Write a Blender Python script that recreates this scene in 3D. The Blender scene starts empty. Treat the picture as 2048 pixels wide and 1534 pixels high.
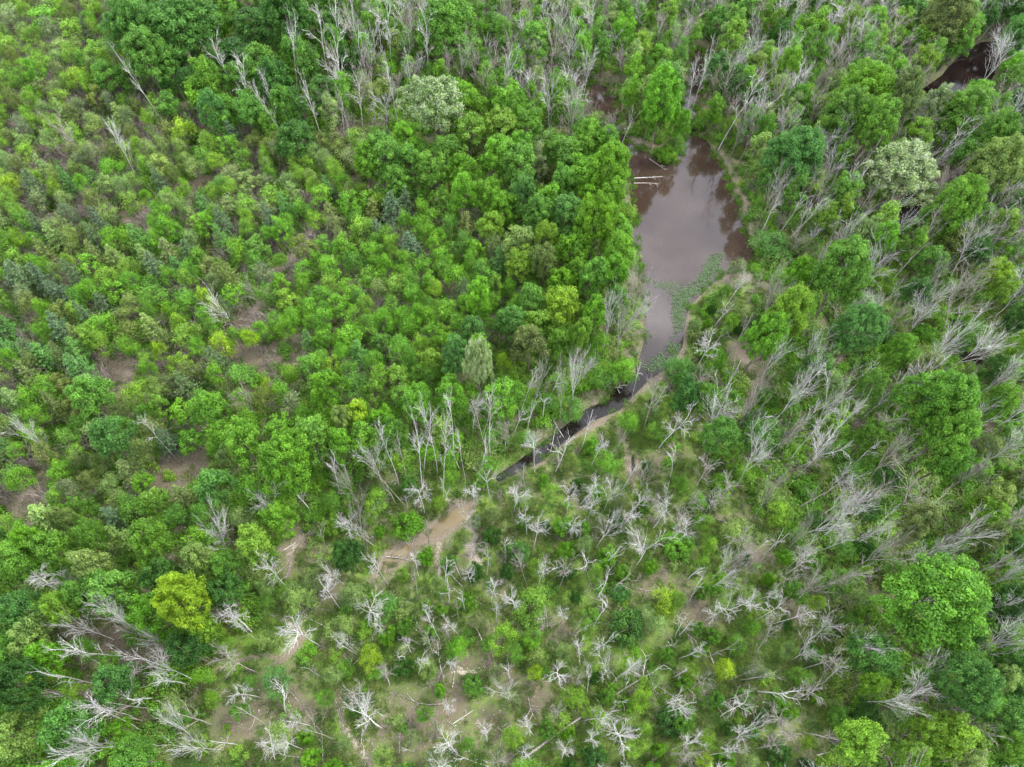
import bpy, math, random
import numpy as np
from mathutils import Matrix

random.seed(7)
rng = np.random.default_rng(7)
SC = bpy.context.scene
COL = SC.collection

# ------------------------------------------------------------------ camera, sky, sun, exposure
H = 90.0
FPX = 1409.0                      # focal length in pixels of the 2048 px wide photograph
PITCH = math.radians(30.325)      # tilt up from straight down
ROLL = math.radians(3.060)
RM = np.array((Matrix.Rotation(PITCH, 3, 'X') @ Matrix.Rotation(ROLL, 3, 'Z')))
cam_data = bpy.data.cameras.new('drone_camera')
cam = bpy.data.objects.new('drone_camera', cam_data)
COL.objects.link(cam)
cam.matrix_world = Matrix.Translation((0, 0, H)) @ Matrix(RM.tolist()).to_4x4()
cam_data.sensor_fit = 'HORIZONTAL'
cam_data.sensor_width = 36
cam_data.lens = 36 * FPX / 2048
cam_data.clip_start = 1
cam_data.clip_end = 6000
SC.camera = cam

SUN_EL, SUN_AZ = math.radians(52), math.radians(62)     # azimuth clockwise from +Y
world = bpy.data.worlds.new('World')
SC.world = world
world.use_nodes = True
wn, wl = world.node_tree.nodes, world.node_tree.links
wn.clear()
wout = wn.new('ShaderNodeOutputWorld')
bg = wn.new('ShaderNodeBackground')
sky = wn.new('ShaderNodeTexSky')
sky.sky_type = 'NISHITA'
sky.sun_disc = False
sky.sun_elevation = SUN_EL
sky.sun_rotation = SUN_AZ
tc = wn.new('ShaderNodeTexCoord')
cn = wn.new('ShaderNodeTexNoise'); cn.inputs['Scale'].default_value = 3.1; cn.inputs['Detail'].default_value = 5; cn.inputs['Roughness'].default_value = .55
mapn = wn.new('ShaderNodeMapping'); mapn.inputs['Location'].default_value = (.35, 1.2, .1)
wl.new(tc.outputs['Generated'], mapn.inputs[0]); wl.new(mapn.outputs[0], cn.inputs['Vector'])
cr = wn.new('ShaderNodeValToRGB')
cr.color_ramp.elements[0].position = .44; cr.color_ramp.elements[0].color = (3.6, 3.8, 4.3, 1)
cr.color_ramp.elements[1].position = .58; cr.color_ramp.elements[1].color = (13.2, 13.4, 14.0, 1)
mixw = wn.new('ShaderNodeMix'); mixw.data_type = 'RGBA'
mixw.inputs[0].default_value = .86
wl.new(cn.outputs['Fac'], cr.inputs[0])
wl.new(sky.outputs[0], mixw.inputs[6]); wl.new(cr.outputs[0], mixw.inputs[7])
wl.new(mixw.outputs[2], bg.inputs[0]); bg.inputs[1].default_value = .14
wl.new(bg.outputs[0], wout.inputs[0])

sun_d = bpy.data.lights.new('sun', 'SUN')
sun_d.energy = 1.5; sun_d.angle = math.radians(11); sun_d.color = (1, .96, .9)
sun = bpy.data.objects.new('sun', sun_d); COL.objects.link(sun)
sd = (math.sin(SUN_AZ) * math.cos(SUN_EL), math.cos(SUN_AZ) * math.cos(SUN_EL), math.sin(SUN_EL))
from mathutils import Vector
sun.rotation_euler = Vector(sd).to_track_quat('Z', 'Y').to_euler()
sun.location = (60, 60, 120)

SC.view_settings.view_transform = 'Standard'
SC.view_settings.look = 'None'
SC.view_settings.exposure = 2.1
SC.view_settings.gamma = 1
SC.view_settings.use_curve_mapping = False
SC.render.engine = 'CYCLES'
SC.cycles.max_bounces = 6
SC.cycles.diffuse_bounces = 3
SC.cycles.transmission_bounces = 3
SC.cycles.use_denoising = True

# ------------------------------------------------------------------ picture <-> place
CAMP = np.array([0, 0, H])
CROPS = {0: (0, 0, 1), 1: (0, 0, 2.926), 2: (680, 0, 2.926), 3: (1348, 0, 2.926), 4: (0, 500, 2.926), 5: (680, 500, 2.926),
         6: (1348, 500, 2.926), 7: (0, 1014, 2.926), 8: (680, 1014, 2.926), 9: (1348, 1014, 2.926)}

def P(c, x, y):
    ox, oy, s = CROPS[c]
    return ox + x / s, oy + y / s

def to_world(px, py, z=0.0):
    d = RM @ np.array([px - 1024.0, 767.0 - py, -FPX])
    t = (z - H) / d[2]
    return d[0] * t, d[1] * t

def to_px(x, y, z=0.0):
    v = np.stack([np.asarray(x, float), np.asarray(y, float), np.asarray(z, float) - H + np.zeros_like(np.asarray(x, float))], -1) @ RM
    return 1024 + FPX * v[..., 0] / -v[..., 2], 767 - FPX * v[..., 1] / -v[..., 2], -v[..., 2]

def in_poly(px, py, poly):
    px = np.asarray(px, float); py = np.asarray(py, float)
    ins = np.zeros(px.shape, bool)
    n = len(poly)
    for i in range(n):
        x1, y1 = poly[i]; x2, y2 = poly[(i + 1) % n]
        if y1 == y2: continue
        c = ((y1 > py) != (y2 > py)) & (px < (x2 - x1) * (py - y1) / (y2 - y1) + x1)
        ins ^= c
    return ins

def seg_dist(x, y, pts, closed=False):
    best = np.full(np.shape(x), 1e9)
    m = len(pts)
    for i in range(m if closed else m - 1):
        ax, ay = pts[i]; bx, by = pts[(i + 1) % m]
        dx, dy = bx - ax, by - ay
        L = dx * dx + dy * dy + 1e-9
        t = np.clip(((x - ax) * dx + (y - ay) * dy) / L, 0, 1)
        best = np.minimum(best, np.hypot(x - ax - t * dx, y - ay - t * dy))
    return best

WZ = -0.45
POND = [(1160, 182), (1180, 158), (1208, 171), (1236, 188), (1244, 214), (1238, 237), (1234, 257), (1250, 271), (1265, 286), (1281, 300), (1312, 308),
        (1330, 320), (1362, 318), (1352, 304), (1355, 296), (1371, 273), (1379, 250), (1350, 232), (1366, 194), (1378, 141), (1378, 95), (1408, 95), (1409, 143), (1407, 198), (1388, 237),
        (1392, 265), (1418, 286), (1433, 316), (1453, 335), (1461, 355), (1469, 394), (1487, 419), (1493, 458), (1510, 497), (1512, 529), (1480, 545), (1452, 548),
        (1415, 576), (1376, 615), (1370, 654), (1364, 694), (1340, 732), (1297, 760), (1262, 796), (1240, 820), (1186, 842), (1141, 876), (1083, 924),
        (998, 965), (986, 954), (1022, 932), (1090, 880), (1134, 848), (1169, 820), (1218, 798), (1227, 778), (1270, 750), (1282, 705), (1289, 678), (1290, 643),
        (1284, 568), (1278, 552), (1268, 497), (1266, 458), (1262, 400), (1258, 370), (1250, 351), (1226, 316), (1212, 286), (1192, 241), (1176, 212)]
POOL = [(1835, 186), (1885, 150), (1918, 108), (1960, 85), (2005, 80), (2000, 130), (1975, 172), (1950, 190), (1905, 192), (1865, 198)]
PUD1 = [(940, 1008), (912, 1016), (876, 1046), (846, 1078), (868, 1076), (896, 1057), (931, 1038)]
PUD2 = [(820, 1086), (794, 1101), (772, 1120), (764, 1138), (788, 1128), (819, 1104)]
DITCH = [(1262, 896), (1258, 900), (1262, 930), (1268, 950), (1272, 948), (1268, 920)]
SIDE1 = [(1795, 400), (1815, 385), (1850, 400), (1870, 420), (1840, 450), (1800, 470)]
SIDE2 = [(1905, 712), (1940, 700), (1975, 715), (1960, 735), (1920, 738)]
def W(poly, z=0.0): return [to_world(px, py, z) for px, py in poly]
WATERS = [(W(POND, WZ), WZ, 1.3), (W(POOL, WZ), WZ, 1.3), (W(PUD1, -.1), -.1, .45), (W(PUD2, -.1), -.1, .4), (W(DITCH, -.12), -.12, .4),
          (W(SIDE1, WZ), WZ, 1.0), (W(SIDE2, WZ), WZ, 1.0)]

def fbm(x, y, s, seed=0):
    r = np.random.default_rng(seed)
    v = np.zeros(np.shape(x)); a = 1; tot = 0
    for o in range(4):
        for k in range(3):
            th = r.uniform(0, 6.28); ph = r.uniform(0, 6.28); f = s * 2 ** o * r.uniform(.8, 1.25)
            v = v + a * np.sin((x * math.cos(th) + y * math.sin(th)) * f + ph + 1.3 * np.sin((y * math.cos(th) - x * math.sin(th)) * f * .7 + ph * 2))
        tot += a * 3; a *= .55
    return v / tot

def water_sd(x, y, skip=()):
    """Signed distance to the nearest water (negative inside) for each water."""
    out = []
    for pts, z, _ in WATERS:
        a = np.array(pts); mnx, mny = a.min(0) - 6; mxx, mxy = a.max(0) + 6
        d = np.full(np.shape(x), 9.0)
        m = (x > mnx) & (x < mxx) & (y > mny) & (y < mxy)
        if np.any(m):
            xs, ys = x[m], y[m]
            dd = seg_dist(xs, ys, pts, True)
            dd = np.where(in_poly(xs, ys, pts), -dd, dd)
            d[m] = dd
        out.append(d)
    return out

def ground_z(x, y):
    x = np.atleast_1d(np.asarray(x, float)); y = np.atleast_1d(np.asarray(y, float))
    z = .28 * fbm(x, y, .06, 3) + .07 * fbm(x, y, .5, 4)
    sds = water_sd(x, y)
    for d, (pts, wz, w) in zip(sds, WATERS):
        t = np.clip((w - d) / (2 * w), 0, 1); t = t * t * (3 - 2 * t)     # 0 outside, 1 well inside, .5 at the rim
        near = np.clip((4 - d) / 3, 0, 1)
        z = z * (1 - near) + near * (.05 + .5 * z * (1 - t)) * 1.0
        z = z + t * (2 * wz - .1)
    return z

# ------------------------------------------------------------------ helpers
def prop(o, label=None, cat=None, group=None, kind=None):
    if label: o['label'] = label
    if cat: o['category'] = cat
    if group: o['group'] = group
    if kind: o['kind'] = kind

def mesh_np(name, V, F, mat=None, fattr=None, vattr=None, smooth=False):
    V = np.asarray(V, np.float32); F = np.asarray(F, np.int32)
    me = bpy.data.meshes.new(name)
    k = F.shape[1]
    me.vertices.add(len(V)); me.vertices.foreach_set('co', V.ravel())
    me.loops.add(F.size); me.loops.foreach_set('vertex_index', F.ravel())
    me.polygons.add(len(F))
    me.polygons.foreach_set('loop_start', np.arange(0, F.size, k, dtype=np.int32))
    me.polygons.foreach_set('use_smooth', np.full(len(F), smooth))
    for src, dom in ((fattr, 'FACE'), (vattr, 'POINT')):
        for nm, arr in (src or {}).items():
            a = me.attributes.new(nm, 'FLOAT', dom); a.data.foreach_set('value', np.asarray(arr, np.float32))
    me.update(calc_edges=True)
    if mat: me.materials.append(mat)
    return me

def link(name, data, parent=None):
    o = bpy.data.objects.new(name, data); COL.objects.link(o)
    if parent is not None: o.parent = parent
    return o

def node_mat(name):
    m = bpy.data.materials.new(name); m.use_nodes = True
    nt = m.node_tree; nt.nodes.clear()
    return m, nt.nodes, nt.links

def leaf_mat(name, trans=.42, cream=0.0, cream_col=(.5, .5, .38), spec=.2, ragged=False):
    m, n, l = node_mat(name)
    out = n.new('ShaderNodeOutputMaterial')
    tint = n.new('ShaderNodeAttribute'); tint.attribute_type = 'INSTANCER'; tint.attribute_name = 'tint'
    v = n.new('ShaderNodeAttribute'); v.attribute_name = 'v'
    ramp = n.new('ShaderNodeMapRange'); ramp.inputs[3].default_value = .5; ramp.inputs[4].default_value = 1.5
    l.new(v.outputs['Fac'], ramp.inputs[0])
    mul = n.new('ShaderNodeVectorMath'); mul.operation = 'SCALE'
    l.new(tint.outputs['Vector'], mul.inputs[0]); l.new(ramp.outputs[0], mul.inputs['Scale'])
    hs = n.new('ShaderNodeMix'); hs.data_type = 'RGBA'; hs.blend_type = 'MULTIPLY'; hs.inputs[0].default_value = 1
    hr = n.new('ShaderNodeValToRGB')
    hr.color_ramp.elements[0].color = (.9, 1.0, 1.0, 1); hr.color_ramp.elements[1].color = (1.1, 1.03, .9, 1)
    l.new(v.outputs['Fac'], hr.inputs[0]); l.new(mul.outputs[0], hs.inputs[6]); l.new(hr.outputs[0], hs.inputs[7])
    col = hs.outputs[2]
    if cream:
        w = n.new('ShaderNodeAttribute'); w.attribute_name = 'w'
        gt = n.new('ShaderNodeMath'); gt.operation = 'GREATER_THAN'; gt.inputs[1].default_value = 1 - cream
        l.new(w.outputs['Fac'], gt.inputs[0])
        mx = n.new('ShaderNodeMix'); mx.data_type = 'RGBA'; mx.inputs[7].default_value = (*cream_col, 1)
        l.new(gt.outputs[0], mx.inputs[0]); l.new(col, mx.inputs[6]); col = mx.outputs[2]
    pr = n.new('ShaderNodeBsdfPrincipled'); pr.inputs['Roughness'].default_value = .48
    pr.inputs['Specular IOR Level'].default_value = spec
    tr = n.new('ShaderNodeBsdfTranslucent'); ms = n.new('ShaderNodeMixShader'); ms.inputs[0].default_value = trans
    l.new(col, pr.inputs['Base Color']); l.new(col, tr.inputs[0])
    l.new(pr.outputs[0], ms.inputs[1]); l.new(tr.outputs[0], ms.inputs[2]); l.new(ms.outputs[0], out.inputs[0])
    return m

def bark_mat(name, c1, c2, scale=6):
    m, n, l = node_mat(name)
    out = n.new('ShaderNodeOutputMaterial')
    tc = n.new('ShaderNodeTexCoord'); ns = n.new('ShaderNodeTexNoise'); ns.inputs['Scale'].default_value = scale; ns.inputs['Detail'].default_value = 3
    mp = n.new('ShaderNodeMapping'); mp.inputs['Scale'].default_value = (1, 1, .25)
    oi = n.new('ShaderNodeObjectInfo')
    l.new(tc.outputs['Object'], mp.inputs[0]); l.new(mp.outputs[0], ns.inputs['Vector'])
    rp = n.new('ShaderNodeValToRGB'); rp.color_ramp.elements[0].position = .35; rp.color_ramp.elements[1].position = .68
    rp.color_ramp.elements[0].color = (*c1, 1); rp.color_ramp.elements[1].color = (*c2, 1)
    l.new(ns.outputs['Fac'], rp.inputs[0])
    mr = n.new('ShaderNodeMapRange'); mr.inputs[3].default_value = .68; mr.inputs[4].default_value = 1.15
    l.new(oi.outputs['Random'], mr.inputs[0])
    sc = n.new('ShaderNodeVectorMath'); sc.operation = 'SCALE'; l.new(rp.outputs[0], sc.inputs[0]); l.new(mr.outputs[0], sc.inputs['Scale'])
    pr = n.new('ShaderNodeBsdfPrincipled'); pr.inputs['Roughness'].default_value = .85; pr.inputs['Specular IOR Level'].default_value = .2
    l.new(sc.outputs[0], pr.inputs['Base Color']); l.new(pr.outputs[0], out.inputs[0])
    return m

M_LEAF = leaf_mat('leaf')
M_SOFT = leaf_mat('soft_leaf', trans=.38, spec=.2)
M_CREAM = leaf_mat('blossoming_leaf', trans=.2, cream=.26, cream_col=(.22, .26, .16))
M_NEEDLE = leaf_mat('needle', trans=.1, spec=.25)
M_BARK = bark_mat('brown_bark', (.07, .055, .045), (.2, .17, .14))
M_DEAD = bark_mat('weathered_wood', (.24, .23, .22), (.50, .49, .47))
M_DEADG = bark_mat('grey_brown_wood', (.13, .115, .1), (.32, .295, .265))
M_TWIG = bark_mat('grey_twig', (.16, .13, .12), (.33, .28, .26))
M_PINKTWIG = bark_mat('brush_twig', (.13, .105, .095), (.28, .23, .215))

# ------------------------------------------------------------------ ground
def ground_material():
    m, n, l = node_mat('forest_floor')
    out = n.new('ShaderNodeOutputMaterial')
    geo = n.new('ShaderNodeNewGeometry')
    def noise(s, det=4, rough=.6):
        t = n.new('ShaderNodeTexNoise'); t.inputs['Scale'].default_value = s; t.inputs['Detail'].default_value = det; t.inputs['Roughness'].default_value = rough
        l.new(geo.outputs['Position'], t.inputs['Vector']); return t.outputs['Fac']
    def ramp(fac, stops):
        r = n.new('ShaderNodeValToRGB'); e = r.color_ramp.elements
        while len(e) < len(stops): e.new(.5)
        for k, (p, c) in enumerate(stops): e[k].position = p; e[k].color = (*c, 1)
        l.new(fac, r.inputs[0]); return r.outputs[0]
    def attr(nm):
        a = n.new('ShaderNodeAttribute'); a.attribute_name = nm; return a.outputs['Fac']
    def mix(f, a, b):
        x = n.new('ShaderNodeMix'); x.data_type = 'RGBA'; l.new(f, x.inputs[0]); l.new(a, x.inputs[6]); l.new(b, x.inputs[7]); return x.outputs[2]
    def edge(a, nz, w=.25, k=1.6):      # break the mask up with noise
        s = n.new('ShaderNodeMath'); s.operation = 'SUBTRACT'; l.new(nz, s.inputs[0]); s.inputs[1].default_value = .5
        s2 = n.new('ShaderNodeMath'); s2.operation = 'MULTIPLY_ADD'; l.new(s.outputs[0], s2.inputs[0]); s2.inputs[1].default_value = k; l.new(a, s2.inputs[2])
        r = n.new('ShaderNodeMapRange'); r.interpolation_type = 'SMOOTHSTEP'; r.inputs[1].default_value = .5 - w; r.inputs[2].default_value = .5 + w
        l.new(s2.outputs[0], r.inputs[0]); return r.outputs[0]
    n1, n2, n3, n4 = noise(.23), noise(1.1), noise(4.5, 5, .7), noise(14, 3)
    litter = ramp(n3, [(.3, (.045, .04, .024)), (.5, (.095, .08, .058)), (.7, (.165, .14, .115))])
    moss = ramp(n2, [(.3, (.035, .06, .014)), (.5, (.065, .115, .018)), (.68, (.12, .16, .03))])
    grass_var = mix(ramp(n1, [(.42, (0, 0, 0)), (.6, (.8, .8, .8))]), moss, litter)
    forest = mix(ramp(n2, [(.4, (0, 0, 0)), (.62, (.75, .75, .75))]), litter, ramp(n3, [(.3, (.025, .045, .012)), (.7, (.07, .11, .025))]))
    c = mix(attr('wet'), forest, grass_var)
    c = mix(edge(attr('lush'), n3, .4, 3.0), c, ramp(n3, [(.3, (.035, .065, .01)), (.5, (.06, .115, .012)), (.7, (.1, .16, .025))]))
    c = mix(edge(attr('brown'), n3, .4, 3.2), c, ramp(n3, [(.3, (.045, .04, .026)), (.7, (.125, .1, .075))]))
    c = mix(edge(attr('mud'), n3, .3, 2.6), c, ramp(n4, [(.35, (.085, .07, .052)), (.65, (.18, .147, .112))]))
    c = mix(edge(attr('pale'), n3, .25, 2.4), c, ramp(n4, [(.35, (.17, .14, .11)), (.65, (.33, .285, .235))]))
    c = mix(attr('bed'), c, ramp(n3, [(.35, (.05, .028, .018)), (.65, (.09, .05, .03))]))
    pr = n.new('ShaderNodeBsdfPrincipled'); pr.inputs['Roughness'].default_value = .95; pr.inputs['Specular IOR Level'].default_value = .1
    bmp = n.new('ShaderNodeBump'); bmp.inputs['Strength'].default_value = .9; bmp.inputs['Distance'].default_value = .12
    l.new(n3, bmp.inputs['Height']); l.new(bmp.outputs[0], pr.inputs['Normal'])
    l.new(c, pr.inputs['Base Color']); l.new(pr.outputs[0], out.inputs[0])
    return m

WETLAND = [(1300, 770), (1390, 690), (1440, 560), (1500, 560), (1490, 720), (1420, 760), (1400, 880), (1480, 1000), (1600, 1080), (1700, 1250), (1660, 1420), (1640, 1560), (330, 1560),
           (380, 1400), (440, 1310), (520, 1210), (560, 1080), (690, 1000), (800, 960), (960, 920), (1000, 960), (1240, 820)]
MUD = [([(1386, 261), (1404, 274), (1426, 286), (1445, 310), (1457, 335), (1476, 374), (1488, 404), (1491, 420), (1499, 458), (1511, 488), (1520, 500)], .75),
       ([(1445, 550), (1400, 590), (1378, 615), (1374, 660), (1367, 702), (1340, 737), (1302, 764), (1270, 795), (1245, 818)], .7), ([(1245, 818), (1200, 838), (1188, 850), (1141, 880), (1085, 926), (1000, 967)], .5),
       ([(1310, 760), (1325, 750), (1350, 735)], 1.3), ([(1210, 835), (1190, 848), (1175, 858)], 1.2),
       ([(1238, 850), (1248, 880), (1254, 910), (1258, 945), (1266, 980)], 1.0), ([(1270, 895), (1276, 930), (1272, 960)], .5),
       ([(885, 1004), (915, 1006), (945, 1010)], .9), ([(945, 1020), (925, 1042), (895, 1062), (862, 1078), (830, 1086), (800, 1100), (770, 1125), (745, 1160)], 1.1),
       ([(880, 1070), (878, 1100), (872, 1115), (876, 1140)], .6),
       ([(601, 1075), (581, 1099), (577, 1150)], .9), ([(600, 1090), (560, 1100)], .8),
       ([(564, 1233), (585, 1250), (608, 1267), (588, 1300), (560, 1321), (530, 1308), (478, 1321), (437, 1339)], .55),
       ([(606, 1268), (586, 1302), (560, 1322)], 1.0), ([(393, 1380), (375, 1400), (362, 1416)], .6),
       ([(677, 1383), (680, 1424), (690, 1460), (731, 1513), (752, 1540)], .75), ([(700, 1260), (703, 1290), (690, 1315), (672, 1380)], .4),
       ([(1240, 250), (1238, 262), (1255, 274), (1285, 286), (1320, 293), (1347, 301)], .8), ([(1200, 168), (1225, 180)], .5),
       ([(1370, 258), (1384, 262)], .8), ([(620, 462), (606, 478)], 1.2), ([(608, 480), (585, 520), (560, 540), (540, 565), (522, 600), (500, 640)], .9),
       ([(230, 742), (262, 748)], 1.2), ([(1440, 560), (1470, 548), (1500, 556)], .8), ([(1470, 690), (1500, 730)], 1.6),
       ([(85, 940), (60, 975), (40, 1000), (20, 1040), (0, 1060)], .75)]
PALE = [([(935, 1040), (945, 1075), (940, 1100), (955, 1125)], 1.2), ([(880, 1085), (876, 1120), (880, 1160)], .45), ([(610, 473), (616, 482)], .9),
        ([(691, 1462), (731, 1513)], .45), ([(478, 1321), (445, 1335)], .25), ([(920, 1000), (890, 1000)], .4), ([(566, 1236), (590, 1252)], .3), ([(898, 1338), (935, 1345), (975, 1350)], .3), ([(588, 1090), (580, 1110)], .4)]
BROWN = [((988, 1322), 3.0), ((930, 1325), 2.2), ((1056, 1400), 4.0), ((900, 1420), 4.0), ((820, 1450), 5.0), ((980, 1450), 2.5), ((1000, 1270), 2.5), ((1120, 1260), 2.5), ((1320, 1180), 2.5),
         ((1400, 1240), 3.0), ((640, 1180), 3.5), ((560, 1400), 5), ((230, 1350), 6), ((210, 1290), 5), ((600, 1100), 3.5), ((1310, 930), 2.5), ((1345, 900), 2.5), ((1500, 700), 4), ((480, 1440), 4),
         ((480, 640), 5), ((560, 715), 5.5), ((480, 715), 4), ((235, 745), 5), ((370, 930), 5.0), ((330, 950), 4), ((60, 980), 3.5), ((30, 650), 5), ((400, 372), 5), ((370, 345), 4),
         ((90, 300), 5), ((70, 180), 4), ((270, 430), 4), ((130, 560), 3), ((1000, 1170), 2.5), ((1520, 1120), 2.5), ((1590, 1230), 2.5), ((1660, 720), 3), ((1840, 420), 5), ((1790, 1440), 4), ((1760, 1180), 3), ((1990, 840), 4)]
LUSH = [((1300, 860), 5), ((1340, 800), 4.5), ((1320, 960), 5.5), ((1350, 880), 4), ((1430, 620), 5), ((1400, 690), 4), ((1180, 900), 4), ((1140, 1180), 6), ((1160, 1230), 5), ((1280, 1060), 3), ((1010, 1150), 4),
        ((960, 1200), 3), ((1350, 1400), 5), ((1250, 1340), 6), ((1400, 1300), 4), ((1330, 298), 1.8), ((1080, 1480), 5), ((520, 1270), 6), ((600, 1290), 3), ((480, 1340), 4), ((780, 1340), 4), ((800, 1400), 4), ((900, 960), 4),
        ((740, 90), 8), ((740, 170), 7), ((1310, 1440), 5), ((1230, 1460), 4), ((690, 1080), 5), ((1500, 1180), 5), ((1620, 1290), 5), ((1420, 1130), 4), ((700, 1450), 3), ((650, 1350), 3), ((350, 1470), 3), ((1040, 930), 4)]

def build_ground():
    xi = np.arange(-112, 112.01, .5); yi = np.arange(-16, 176.01, .5)
    ext = np.array([3, 8, 16, 30, 60, 120, 250, 500, 1000, 2000.])
    xs = np.concatenate([-112 - ext[::-1], xi, 112 + ext]); ys = np.concatenate([-16 - ext[::-1], yi, 176 + ext])
    X, Y = np.meshgrid(xs, ys); x, y = X.ravel(), Y.ravel()
    z = ground_z(x, y)
    px, py, dep = to_px(x, y, 0)
    ok = dep > 5
    nx, ny = len(xs), len(ys)
    idx = np.arange(nx * ny).reshape(ny, nx)
    F = np.stack([idx[:-1, :-1], idx[:-1, 1:], idx[1:, 1:], idx[1:, :-1]], -1).reshape(-1, 4)
    wet = in_poly(px, py, WETLAND) & ok
    wb = seg_dist(x, y, W(WETLAND), True); sdw = np.where(wet, wb, -wb)
    wet = np.clip(.5 + sdw / 5, 0, 1)
    def lines(L):
        a = np.zeros(len(x))
        for pts, w in L: a = np.maximum(a, np.clip(.98 - seg_dist(x, y, W(pts)) / w * 1.0, 0, 1))
        return a
    def blobs(L):
        a = np.zeros(len(x))
        for c, r in L:
            cx, cy = to_world(*c); a = np.maximum(a, np.clip(.9 - np.hypot(x - cx, (y - cy)) / r * .6, 0, 1))
        return a
    bed = np.zeros(len(x))
    for d in water_sd(x, y): bed = np.maximum(bed, np.clip(.2 - d * 1.5, 0, 1))
    rimmud = np.zeros(len(x))
    sd0 = water_sd(x, y)
    for d in (sd0[2], sd0[3]): rimmud = np.maximum(rimmud, np.clip(1.1 - np.abs(d) / 1.5, 0, 1))
    rimmud = np.maximum(rimmud, np.clip(.52 - np.maximum(sd0[0], 0) / .9, 0, 1) * (sd0[0] < 3))
    me = mesh_np('ground', np.stack([x, y, z], -1), F, ground_material(), vattr=dict(wet=wet, mud=np.maximum(lines(MUD), rimmud), pale=lines(PALE), brown=blobs(BROWN), lush=blobs(LUSH), bed=bed), smooth=True)
    o = link('ground', me); prop(o, 'rolling forest floor of moss, leaf litter and bare earth', kind='structure')
build_ground()

def water_material(name, base, base2, ior, bump=.02, murk=.05, fade=None):
    m, n, l = node_mat(name)
    out = n.new('ShaderNodeOutputMaterial'); geo = n.new('ShaderNodeNewGeometry')
    a = n.new('ShaderNodeTexNoise'); a.inputs['Scale'].default_value = .16; a.inputs['Detail'].default_value = 3
    l.new(geo.outputs['Position'], a.inputs['Vector'])
    rp = n.new('ShaderNodeValToRGB'); rp.color_ramp.elements[0].position = .35; rp.color_ramp.elements[1].position = .65
    rp.color_ramp.elements[0].color = (*base, 1); rp.color_ramp.elements[1].color = (*base2, 1); l.new(a.outputs['Fac'], rp.inputs[0])
    b = n.new('ShaderNodeTexNoise'); b.inputs['Scale'].default_value = 2.2; b.inputs['Detail'].default_value = 3; l.new(geo.outputs['Position'], b.inputs['Vector'])
    bp = n.new('ShaderNodeBump'); bp.inputs['Strength'].default_value = bump; bp.inputs['Distance'].default_value = .3; l.new(b.outputs['Fac'], bp.inputs['Height'])
    pr = n.new('ShaderNodeBsdfPrincipled'); pr.inputs['Roughness'].default_value = murk; pr.inputs['IOR'].default_value = ior
    colour = rp.outputs[0]
    if fade:       # silty pond colour darkens down the ditch: deep tannin water and painted-in tree reflections
        sx = n.new('ShaderNodeSeparateXYZ'); l.new(geo.outputs['Position'], sx.inputs[0])
        ad = n.new('ShaderNodeMath'); ad.operation = 'MULTIPLY_ADD'; l.new(a.outputs['Fac'], ad.inputs[0]); ad.inputs[1].default_value = 9; l.new(sx.outputs[1], ad.inputs[2])
        mr = n.new('ShaderNodeMapRange'); mr.interpolation_type = 'SMOOTHSTEP'; mr.inputs[1].default_value = fade + 1; mr.inputs[2].default_value = fade + 13
        l.new(ad.outputs[0], mr.inputs[0])
        mc = n.new('ShaderNodeMix'); mc.data_type = 'RGBA'; mc.inputs[6].default_value = (.006, .0045, .004, 1); l.new(mr.outputs[0], mc.inputs[0]); l.new(rp.outputs[0], mc.inputs[7]); colour = mc.outputs[2]
        mi = n.new('ShaderNodeMapRange'); mi.inputs[3].default_value = 1.3; mi.inputs[4].default_value = ior; l.new(mr.outputs[0], mi.inputs[0]); l.new(mi.outputs[0], pr.inputs['IOR'])
    l.new(colour, pr.inputs['Base Color']); l.new(bp.outputs[0], pr.inputs['Normal']); l.new(pr.outputs[0], out.inputs[0])
    return m
M_POND = water_material('murky_pond_water', (.025, .0155, .0115), (.036, .0245, .019), 1.62, fade=to_world(1290, 722)[1])
M_CREEK = water_material('dark_water', (.006, .004, .004), (.012, .008, .007), 1.3)
M_PUDDLE = water_material('ochre_puddle_water', (.085, .062, .026), (.115, .088, .035), 1.36, murk=.1)

def sheet(name, pts, z, mat, label, grow=1.0, ylim=None):
    """Flat water sheet covering the polygon plus a margin that runs under the banks."""
    a = np.array(pts); mn, mx = a.min(0) - grow, a.max(0) + grow
    s = .5 if (mx - mn).max() > 20 else .15
    xs = np.arange(mn[0], mx[0] + s, s); ys = np.arange(mn[1], mx[1] + s, s)
    X, Y = np.meshgrid(xs, ys); x, y = X.ravel(), Y.ravel()
    d = seg_dist(x, y, pts, True); d = np.where(in_poly(x, y, pts), -d, d)
    nx, ny = len(xs), len(ys); idx = np.arange(nx * ny).reshape(ny, nx)
    F = np.stack([idx[:-1, :-1], idx[:-1, 1:], idx[1:, 1:], idx[1:, :-1]], -1).reshape(-1, 4)
    keep = (d[F] < grow).any(1)
    if ylim: keep &= (y[F].mean(1) > ylim[0]) & (y[F].mean(1) < ylim[1])
    F = F[keep]
    used = np.unique(F); re = np.full(len(x), -1); re[used] = np.arange(len(used))
    o = link(name, mesh_np(name, np.stack([x[used], y[used], np.full(len(used), z)], -1), re[F], mat))
    prop(o, label, kind='structure')
    return o
split_y = to_world(1290, 716)[1]
pond_pts = WATERS[0][0]
sheet('pond', pond_pts, WZ, M_POND, 'still brown pond reflecting the clouded sky', ylim=(split_y, 999))
sheet('ditch_water', pond_pts, WZ, M_POND, 'black water of the straight ditch running down from the pond', ylim=(-99, split_y))
sheet('pool', WATERS[1][0], WZ, M_CREEK, 'dark pool between the trees at the upper right')
sheet('puddle', WATERS[2][0], -.1, M_PUDDLE, 'ochre puddle lying in the mud where the ditch ends', .5)
sheet('puddle', WATERS[3][0], -.1, M_PUDDLE, 'smaller ochre puddle lying left of the long one', .5)
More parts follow.
